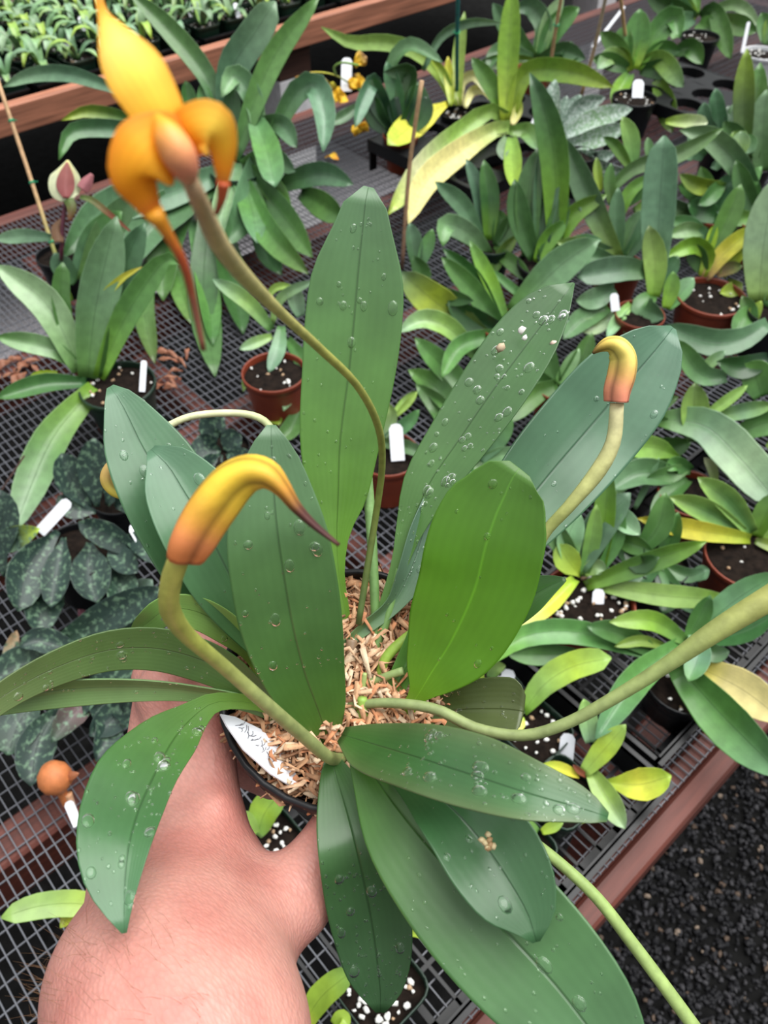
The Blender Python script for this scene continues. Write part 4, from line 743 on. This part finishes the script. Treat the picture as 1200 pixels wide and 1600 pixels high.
# bright green right leaf
hl([(604, 1138, 20), (622, 1122, 24), (640, 1104, 24), (654, 1084, 32), (672, 1054, 84), (706, 1000, 148), (742, 920, 178), (760, 850, 182), (777, 800, 166), (790, 772, 136), (800, 748, 100), (812, 732, 40)], [.378, .362, .345, .335], [(.22, .40, .03), (.135, .33, .022), (.115, .30, .02), (.09, .22, .035)], roll=.1, fold=.16, n_big=3, n_small=16, thick=.0007, m='bright', nu=34)
# small dark leaf right of it
hl([(760, 1000, 20), (790, 965, 50), (830, 932, 56), (862, 914, 30), (884, 905, 6)], [.40, .39, .385], [(.05, .15, .02), (.03, .09, .02)], roll=.3, fold=.4)
# left front leaf
hl([(522, 1190, 14), (512, 1155, 40), (497, 1110, 90), (475, 1050, 130), (456, 975, 158), (443, 900, 164), (433, 830, 155), (427, 760, 118), (425, 715, 84), (424, 685, 48), (424, 664, 14)], [.375, .345, .325, .32], DG, fold=.10, n_big=10, n_small=44)
# far left leaf
hl([(415, 1030, 16), (380, 985, 70), (330, 905, 118), (285, 820, 136), (248, 745, 136), (218, 690, 112), (197, 645, 72), (182, 618, 40), (172, 604, 12)], [.385, .38, .375, .375], [(.05, .14, .03), (.06, .155, .06), (.10, .21, .12)], fold=.12, roll=-.1, n_big=5, n_small=26)
# folded left leaf
hl([(430, 1040, 16), (405, 990, 70), (362, 905, 128), (318, 820, 140), (285, 765, 118), (262, 728, 78), (236, 702, 16)], [.38, .365, .355, .36], [(.05, .14, .03), (.07, .165, .07), (.09, .19, .11)], fold=.3, roll=-.15, n_big=2, n_small=22)
# light twisted leaf
hl([(412, 1060, 14), (392, 1015, 34), (350, 978, 48), (305, 955, 50), (262, 952, 46), (228, 975, 36), (205, 990, 8)], [.38, .37, .36, .35, .36], [(.28, .42, .07), (.22, .38, .09), (.15, .30, .07)], roll=.35, fold=.25, n_big=1, n_small=6)
# two long left leaves
hl([(450, 1120, 12), (395, 1078, 40), (330, 1038, 62), (250, 1014, 66), (170, 1016, 62), (90, 1042, 54), (20, 1078, 46), (-40, 1120, 40)], [.375, .36, .345, .325, .305], [(.09, .17, .04), (.06, .125, .03), (.085, .15, .04), (.12, .17, .06)], roll=.45, fold=.12, n_big=6, n_small=60)
hl([(440, 1122, 14), (380, 1095, 22), (300, 1080, 24), (220, 1074, 32), (120, 1076, 40), (40, 1086, 38), (-40, 1100, 34)], [.375, .365, .35, .335, .32], [(.15, .27, .07), (.16, .27, .10), (.11, .20, .05)], roll=.7, fold=.45, n_small=16, under=(.17, .29, .12))
# lower left drooping leaf
hl([(440, 1112, 16), (390, 1098, 22), (335, 1098, 30), (300, 1122, 52), (270, 1158, (76, 106)), (240, 1215, (70, 166)), (216, 1270, (74, 172)), (201, 1325, (66, 154)), (195, 1380, (44, 116)), (194, 1420, (24, 66)), (194, 1458, 8)], [.375, .35, .315, .286, .272], [(.16, .28, .04), (.07, .17, .025), (.045, .14, .035), (.065, .165, .075)], fold=.2, roll=-.12, n_big=16, n_small=90)
# lower centre leaf
hl([(517, 1175, 12), (523, 1205, 44), (540, 1260, 92), (556, 1320, 120), (571, 1390, 130), (582, 1450, 124), (590, 1510, 102), (594, 1550, 66), (594, 1582, 14)], [.36, .334, .342, .345], DK, fold=.16, n_big=7, n_small=120)
# large lower right leaf
hl([(548, 1165, 16), (575, 1200, 60), (635, 1280, 150), (712, 1370, 196), (790, 1455, 212), (868, 1540, 200), (930, 1620, 170), (975, 1680, 100), (1000, 1720, 20)], [.345, .312, .300, .29, .28], [(.065, .17, .025), (.055, .15, .04), (.075, .175, .075)], fold=.14, roll=-.12, n_big=5, n_small=60)
# leaf lying over it
o, G = hl([(585, 1185, 20), (640, 1215, 56), (705, 1262, 116), (760, 1325, 148), (800, 1385, 138), (825, 1430, 92), (838, 1472, 12)], [.345, .306, .292, .284], [(.05, .14, .03), (.05, .145, .05), (.042, .115, .045)], fold=.32, roll=.1, n_big=3, n_small=36)
g = MB()
for i in range(9): vv, ff = blob_vf(at(760+RNG.uniform(-10, 10), 1318+RNG.uniform(-14, 14),   .2830), .0013, sq=(1, 1, 1)); g.add(vv, ff, [(.55, .45, .25), (.35, .22, .10)][i % 2])
g.build('scab', 'cplain', o, True)
# right-pointing leaf
hl([(534, 1148, 24), (575, 1160, (60, 84)), (660, 1186, (110, 104)), (740, 1212, (124, 104)), (820, 1238, (104, 86)), (890, 1258, (74, 52)), (930, 1270, (42, 32)), (950, 1277, 14)], [.35, .297, .275, .268], [(.06, .15, .03), (.045, .13, .04), (.055, .145, .055)], fold=.12, roll=.30, n_big=12, n_small=110, ecol=(.14, .17, .07), eamt=.55)
# small folded leaf behind it
hl([(640, 1100, 30), (690, 1110, 60), (740, 1108, 84), (785, 1108, 92), (806, 1110, 86), (818, 1112, 50)], [.385, .37, .36], [(.045, .11, .03), (.07, .10, .025), (.075, .10, .03)], roll=.2, fold=.35, n_big=2, n_small=26)
# narrow stalks and shoots in the middle
def stm(pts, ds, r0, r1, cols, name='leaf_stalk', n=18):
    s = np.linspace(0, 1, len(pts)); dd = np.interp(s, np.linspace(0, 1, len(ds)), ds)
    P = [at(x, y, d) for (x, y), d in zip(pts, dd)]; R = np.interp(s, [0, 1], [r0, r1])
    return tube(name, H, P, R, cols, n=n)
stm([(588, 1020), (584, 900), (578, 800), (572, 735)], [.395, .40, .40], .0022, .0030, [(.12, .25, .06), (.22, .38, .14)])
stm([(566, 1060), (600, 980), (625, 890)], [.39, .395, .40], .0022, .0024, [(.14, .26, .07), (.16, .30, .09)])
stm([(590, 1075), (602, 1030), (635, 998), (672, 975)], [.383, .380, .388], .0022, .0032, [(.25, .40, .06), (.30, .46, .06)])
hl([(590, 1140, 20), (604, 1105, 28), (626, 1060, 34), (655, 1005, 42), (690, 940, 60), (730, 900, 40), (750, 880, 8)], [.378, .380, .395], [(.10, .24, .04), (.06, .16, .03)], fold=.5, roll=.2)
stm([(552, 1105), (575, 1070), (600, 1058), (630, 1048)], [.38, .378, .375], .0018, .0020, [(.22, .28, .10), (.25, .34, .12)])
stm([(564, 1150), (566, 1120), (566, 1090)], [.375, .372, .37], .0042, .0022, [(.22, .38, .07), (.26, .42, .08)])
stm([(572, 1090), (568, 1072), (570, 1052)], [.38, .378, .376], .0025, .001, [(.20, .32, .08), (.40, .50, .18)])
stm([(545, 1075), (548, 1030), (550, 1000)], [.385, .388, .39], .0032, .0028, [(.20, .12, .07), (.30, .20, .12)], 'dry_sheath')
stm([(560, 1070), (563, 1035), (570, 1010)], [.385, .388, .39], .0026, .002, [(.16, .09, .05), (.26, .18, .10)], 'dry_sheath')
stm([(590, 1120), (597, 1095), (592, 1080)], [.375, .372, .37], .0008, .0010, [(.55, .40, .25), (.7, .55, .4)], 'dry_sheath')
# flower stems
ST = [(.20, .26, .06), (.26, .30, .07)]
def fstem(pts, ds, rs, cols, n=30):
    s = np.linspace(0, 1, len(pts)); dd = np.interp(s, np.linspace(0, 1, len(ds)), ds); P = [at(x, y, d) for (x, y), d in zip(pts, dd)]
    return tube('flower_stem', H, P, [r*d/FPX for r, d in zip(rs, dd)], cols, n=n)
fs1 = fstem([(560, 975), (572, 900), (588, 800), (597, 730), (592, 670), (560, 605), (500, 545), (440, 490), (385, 435), (345, 385), (318, 330), (292, 270)], [.39, .385, .37, .335, .285, .235, .195, .165, .145], [5, 5.5, 5.5, 5.5, 6, 6.5, 7.5, 9, 14, 16, 15, 13], [(.10, .16, .05), (.16, .20, .04), (.30, .32, .07), (.42, .42, .10), (.55, .50, .20), (.62, .42, .25)], 40)
d0 = .145
def pt(st, dd, cols, parent=H, **kw):
    P = [at(x, y, d0+dz_) for (x, y, w), dz_ in zip(st, dd)]; hw = [w/2*(d0+e)/FPX for (x, y, w), e in zip(st, dd)]
    return leaf(parent, P, hw, cols, None, kw.pop('roll', 0), kw.pop('fold', -.16), m='petal', name=kw.pop('name', 'sepal'), nu=20, thick=.0006, **kw)[0]
fl = tube('flower', H, [at(295, 278, d0), at(288, 260, d0-.003), at(278, 240, d0-.005), at(262, 212, d0-.006), at(244, 180, d0-.005)], [.0016, .0026, .0031, .0026, .0006], [(.80, .40, .28), (.85, .30, .18), (.88, .36, .12), 'O', 'O'])
pt([(272, 225, 52), (255, 190, 76), (236, 155, 88), (212, 115, 96), (190, 80, 82), (172, 45, 44), (160, 18, 16), (150, -20, 10)], [0, -.003, -.004, -.005, -.004, -.002, .002, .006], ['O', 'X', (1, .78, .12), (1, .84, .22), (1, .78, .15), 'O', (.45, .18, .06)], fl, ecol=(.88, .40, .02), eamt=.7)
pt([(300, 226, 60), (262, 224, 96), (230, 243, 112), (211, 274, 84), (226, 310, 48), (246, 346, 22)], [0, -.004, -.006, -.005, -.001, .002], [(.9, .3, .08), (.93, .44, .02), (.97, .52, .03), (.95, .46, .02), 'O', 'R'], fl, ecol=(.75, .22, .02), eamt=.6)
pt([(280, 224, 60), (306, 203, 78), (332, 202, 80), (347, 226, 50), (349, 264, 28), (348, 298, 12)], [0, -.003, -.003, 0, .003, .005], [(.9, .3, .08), (.95, .58, .04), (1, .76, .10), (.98, .62, .05), 'O', 'N'], fl, ecol=(.75, .25, .02), eamt=.6)
tube('sepal_tail', fl, [at(240, 330, d0), at(262, 365, d0+.004), at(288, 415, d0+.010), at(302, 470, d0+.015), at(318, 548, d0+.018)], [.0018, .0011, .0009, .0008, .0006], ['O', 'R', 'N', 'N'])
tube('sepal_tail', fl, [at(349, 285, d0+.004), at(346, 310, d0+.006), at(338, 335, d0+.008)], [.0013, .0009, .0005], ['R', 'N'])
fs2 = fstem([(548, 1180), (520, 1186), (480, 1155), (425, 1108), (350, 1042), (290, 990), (265, 950), (268, 905), (284, 862)], [.37, .35, .31, .275, .245, .23, .222], [8, 10, 11, 11.5, 12, 14, 17, 17, 17], [(.22, .30, .10), (.30, .34, .13), (.32, .36, .13), (.38, .40, .08), (.48, .46, .10)], 40)
tb = lambda pts, ds, rs, cols: tube('flower', H, [at(x, y, d) for (x, y), d in zip(pts, ds)], [r*d/FPX for r, d in zip(rs, ds)], cols, 'petal_solid', 40, 18, lobes=.19)
M['petal_solid'] = mat('petal_tube', rough=.6, attr=True, noise=(.18, 90), bump=(.2, 200), spec=.4)
tb([(287, 868), (296, 845), (312, 815), (335, 782), (362, 752), (390, 738), (418, 742), (440, 762), (462, 792), (490, 820), (530, 852)], [.222, .220, .219, .218, .217, .216, .215, .215, .216, .217, .218], [28, 34, 36, 36, 33, 28, 22, 14, 9, 6, 3], [(.75, .22, .06), (.72, .24, .08), (.80, .40, .05), (.88, .56, .05), (.88, .58, .05), (.80, .50, .05), (.62, .28, .04), (.12, .04, .03), (.08, .03, .03), (.10, .04, .03)])
fs3 = fstem([(690, 1070), (780, 960), (826, 890), (850, 835), (890, 790), (935, 735), (958, 690), (964, 630)], [.385, .39, .395, .385, .38, .375], [7, 7, 9, 9, 10, 13, 12, 11], [(.22, .28, .10), (.24, .26, .09), (.30, .30, .12), (.42, .46, .14), (.55, .55, .22), (.72, .66, .36)], 36)
tb([(965, 628), (967, 610), (974, 585), (976, 560), (966, 543), (952, 538), (938, 543), (926, 552)], [.374, .373, .372, .371, .370, .370, .371, .373], [18, 20, 21, 20, 17, 12, 7, 2], [(.78, .26, .17), (.78, .30, .16), (.82, .48, .14), (.86, .66, .16), (.86, .70, .16), (.7, .50, .10), (.2, .1, .04)])
fs4 = fstem([(540, 1105), (600, 1098), (680, 1108), (745, 1138), (820, 1149), (890, 1128), (960, 1090), (1040, 1040), (1120, 985), (1230, 918)], [.375, .36, .345, .335, .325, .315], [7, 8, 9, 9, 9.5, 10, 11, 13, 18, 22], [(.20, .26, .10), (.28, .34, .14), (.26, .32, .12), (.26, .32, .10), (.36, .36, .10)], 40)
fs5 = fstem([(700, 1215), (790, 1285), (862, 1338), (930, 1400), (985, 1470), (1030, 1530), (1090, 1612)], [.365, .37, .365, .36], [8, 9, 9.5, 10, 10.5, 11, 11.5], [(.22, .32, .10), (.30, .42, .13), (.32, .44, .14)], 30)
fs6 = fstem([(440, 700), (418, 662), (390, 648), (335, 646), (285, 655), (225, 690), (180, 728)], [.40, .405, .40, .395], [5.5, 6, 6, 6, 6, 6, 6], [(.4, .5, .2), (.68, .70, .40), (.70, .72, .42), (.6, .6, .3)], 30)
tb([(184, 722), (176, 732), (172, 748), (178, 762), (192, 772), (205, 776)], [.394]*6, [8, 12, 14, 12, 9, 4], [(.6, .4, .15), (.55, .36, .10), (.55, .45, .06), (.5, .40, .05)])
# pale scale marks on the spotted leaf
o, G = None, None
for (x, y, r, c) in ((783, 543, .0027, (.55, .42, .28)), (815, 516, .0021, (.85, .82, .78)), (820, 528, .0016, (.85, .82, .78)), (865, 536, .0018, (.75, .55, .45))):
    g = MB(); vv, ff = blob_vf((0, 0, 0), 1, jag=.25); n_ = nrm(CAM-at(x, y, .4)); vv = vv-np.outer(vv @ n_, n_)*.75; g.add(vv*r+at(x, y, .3945), ff, c); g.build('scale_spot', 'cplain', H, True)

# ------------------------------------------------------------------ white label tucked inside the rim of the held pot
a = at(343, 1117, .364); b_ = at(462, 1226, .360); t = nrm(b_-a); n_ = nrm(nrm(CAM-a)*.5+CU*.4+RT*.5); s_ = nrm(np.cross(n_, t)); L = np.linalg.norm(b_-a)
if s_ @ CU < 0: s_ = -s_
lab = empty('plant_label', a, 'white label with pencil writing tucked inside the rim of the held black pot', 'label')
out = [(0, .0005), (L*.12, .005), (L*.40, .0100), (L*.62, .0098), (L*.85, .0072), (L, .002), (L*1.02, -.002), (L*.75, -.0052), (L*.4, -.0055), (L*.12, -.002)]
v = [a+t*x+s_*y+n_*z for z in (.0004, -.0004) for x, y in out]; k = len(out)
f = [tuple(range(k)), tuple(range(2*k-1, k-1, -1))]+[(i, i+k, (i+1) % k+k, (i+1) % k) for i in range(k)]
mesh('label_blade', v, f, 'tag', lab, smooth=False)
g = MB()
for q in range(26):                                            # pencil scribble strokes
    x = L*(.2+.5*q/26); y = .0045*math.sin(q*1.7)*.35+.003; p = a+t*x+s_*y+n_*.0006; e_ = t*RNG.uniform(-.0012, .0012)+s_*RNG.uniform(.0006, .002)
    if q % 7 == 6: continue
    vv, ff = tube_vf([p-e_, p+t*.0005, p+e_], [.00016]*3, 4); g.add(vv, ff)
g.build('handwriting', 'ink', lab)

# ------------------------------------------------------------------ the hand (left hand gripping the pot)
def sd_cap(Q, a, b, ra, rb):
    ab = b-a; h = np.clip(((Q-a) @ ab)/(ab @ ab), 0, 1); return np.linalg.norm(Q-a-h[:, None]*ab, axis=1)-(ra+(rb-ra)*h)
def smin(a, b, k):
    h = np.clip(.5+.5*(b-a)/k, 0, 1); return b*(1-h)+a*h-k*h*(1-h)
J = lambda x, y, d, r: (at(x, y, d), r)
wr_a, wr_b = J(250, 1640, .285, .0244), J(312, 1650, .285, .0244)
fa_a, fa_b = J(165, 1980, .243, .0262), J(262, 1990, .243, .0262)
fing = {
 'index': [J(332, 1280, .378, .0138), J(322, 1128, .398, .0128), J(372, 1040, .440, .0108), J(460, 1020, .465, .0092)],
 'middle': [J(285, 1255, .383, .0150), J(262, 1082, .405, .0132), J(312, 1012, .428, .0112), J(375, 1015, .438, .0095)],
 'ring': [J(225, 1275, .386, .0140), J(250, 1060, .425, .0120), J(300, 985, .442, .0105), J(372, 992, .450, .0090)],
 'pinky': [J(185, 1320, .386, .0125), J(235, 1200, .440, .0110), J(330, 1180, .462, .0100), J(425, 1225, .468, .0090)],
 'thumb': [J(345, 1500, .325, .0210), J(455, 1405, .352, .0170), J(535, 1300, .366, .0135), J(590, 1215, .380, .0110)]}
palm = [(J(275, 1540, .305, .0215), fing['index'][0]), (J(235, 1540, .307, .0215), fing['middle'][0]), (J(215, 1545, .307, .0200), fing['ring'][0]), (J(205, 1560, .309, .0175), fing['pinky'][0])]
pts_all = np.array([j[0] for fg in fing.values() for j in fg]+[fa_a[0], fa_b[0], wr_a[0], wr_b[0]])
B = np.stack([RT, CU, -FW], 1)                                  # grid axes
lo = (pts_all @ B).min(0)-.04; hi = (pts_all @ B).max(0)+.04; hs = .0022
nx, ny, nz = [int(v) for v in np.ceil((hi-lo)/hs)]
gx, gy, gz = np.meshgrid(np.arange(nx), np.arange(ny), np.arange(nz), indexing='ij')
Q = (np.stack([gx, gy, gz], -1).reshape(-1, 3)*hs+lo) @ B.T
D = np.full(len(Q), 9.0)
for a, b in ((wr_a, fa_a), (wr_b, fa_b)): D = smin(D, sd_cap(Q, a[0], b[0], a[1], b[1]), .03)
for a, b in palm: D = smin(D, sd_cap(Q, a[0], b[0], a[1], b[1]), .016)
for a, b in ((wr_a, palm[3][0]), (wr_b, palm[0][0]), (wr_a, palm[1][0]), (wr_b, fing['thumb'][0])): D = smin(D, sd_cap(Q, a[0], b[0], a[1], b[1]), .034)
D = smin(D, sd_cap(Q, J(300, 1500, .325, 0)[0], J(350, 1390, .358, 0)[0], .020, .017), .018)      # base of the hand
D = smin(D, sd_cap(Q, J(405, 1425, .358, 0)[0], J(372, 1345, .374, 0)[0], .0100, .0075), .020)    # web of the thumb
for (x0_, y0_, d0_, x1_, y1_, d1_) in ((262, 1520, .2923, 332, 1285, .3675), (238, 1520, .2933, 284, 1270, .3715), (330, 1520, .306, 440, 1425, .340)):   # tendons
    D = smin(D, sd_cap(Q, at(x0_, y0_, d0_), at(x1_, y1_, d1_), .003, .0035), .009)
D = smin(D, np.linalg.norm(Q-at(336, 1262, .3685), axis=1)-.0062, .010)
for nm in ('thumb', 'index', 'middle', 'ring', 'pinky'):
    fg = fing[nm]; d_ = np.full(len(Q), 9.0)
    for a, b in zip(fg[:-1], fg[1:]): d_ = smin(d_, sd_cap(Q, a[0], b[0], a[1], b[1]), .006)
    D = smin(D, d_, .011 if nm == 'thumb' else .006)
for nm in ('index', 'middle', 'ring'):
    a = fing[nm][1]; D = smin(D, np.linalg.norm(Q-a[0], axis=1)-a[1]*1.08, .006)
D = D.reshape(nx, ny, nz)
def surface_nets(D):
    s = D < 0; n0, n1, n2 = D.shape; idx = -np.ones((n0-1, n1-1, n2-1), int)
    cor = [(i, j, k) for i in (0, 1) for j in (0, 1) for k in (0, 1)]
    cnt = sum(s[i:n0-1+i, j:n1-1+j, k:n2-1+k].astype(int) for i, j, k in cor); cells = np.argwhere((cnt > 0) & (cnt < 8))
    acc = np.zeros((len(cells), 3)); num = np.zeros(len(cells))
    for a in range(8):
        for b in range(a+1, 8):
            ca, cb = np.array(cor[a]), np.array(cor[b])
            if abs(ca-cb).sum() != 1: continue
            da = D[tuple((cells+ca).T)]; db_ = D[tuple((cells+cb).T)]; m_ = (da < 0) != (db_ < 0)
            t_ = np.where(m_, da/np.where(m_, da-db_, 1), 0); acc[m_] += (ca+t_[:, None]*(cb-ca))[m_]; num[m_] += 1
    verts = cells+acc/num[:, None]; idx[tuple(cells.T)] = np.arange(len(cells)); F = []
    for ax in range(3):
        u, w = (ax+1) % 3, (ax+2) % 3; e = np.zeros(3, int); e[ax] = 1
        A_ = [slice(None)]*3; B_ = [slice(None)]*3; A_[ax] = slice(0, -1); B_[ax] = slice(1, None)
        ed = np.argwhere(s[tuple(A_)] != s[tuple(B_)])
        ed = ed[(ed[:, u] > 0) & (ed[:, w] > 0) & (ed[:, u] < D.shape[u]-1) & (ed[:, w] < D.shape[w]-1)]
        eu = np.zeros(3, int); eu[u] = 1; ew = np.zeros(3, int); ew[w] = 1
        q = np.stack([idx[tuple((ed-eu-ew).T)], idx[tuple((ed-ew).T)], idx[tuple(ed.T)], idx[tuple((ed-eu).T)]], 1)
        fl_ = ~s[tuple(ed.T)]; q[fl_] = q[fl_][:, ::-1]; F.append(q)
    return verts, np.concatenate(F)
vv, ff = surface_nets(D); vv = (vv*hs+lo) @ B.T
hand = mesh('person', vv-at(265, 1600, .29), ff.tolist(), 'skin'); hand.location = at(265, 1600, .29)
hand['label'] = 'bare left hand and forearm gripping the black orchid pot from the left'; hand['category'] = 'person'
sm = hand.modifiers.new('smooth', 'SMOOTH'); sm.iterations = 6; sm.factor = .5
# fine arm hairs along the wrist edge and back of the hand
g = MB(); nv_ = np.zeros_like(vv)
fa = np.array(ff); fn = np.cross(vv[fa[:, 2]]-vv[fa[:, 0]], vv[fa[:, 3]]-vv[fa[:, 1]])
for k in range(4): np.add.at(nv_, fa[:, k], fn)
nv_ /= np.linalg.norm(nv_, axis=1)[:, None]+1e-12
if np.mean(((vv-vv.mean(0))*nv_).sum(1)) < 0: nv_ = -nv_
pj = np.array([proj(p) for p in vv]); ok = np.argwhere((pj[:, 1] > 1440) & (pj[:, 1] < 1700) & (pj[:, 0] < 330) & (pj[:, 0] > 20)).ravel()
for i in RNG.choice(ok, 300):
    p = vv[i]; n_ = nv_[i]; dr = nrm(RT*RNG.uniform(-1, .1)+CU*RNG.uniform(-.2, .7)); L = RNG.uniform(.004, .010)
    w_, f_ = tube_vf([p, p+n_*L*.35+dr*L*.4, p+n_*L*.45+dr*L], [.00006, .00005, .00002], 3); g.add(w_, f_)
g.build('arm_hair', 'hair', hand, stuff=True)
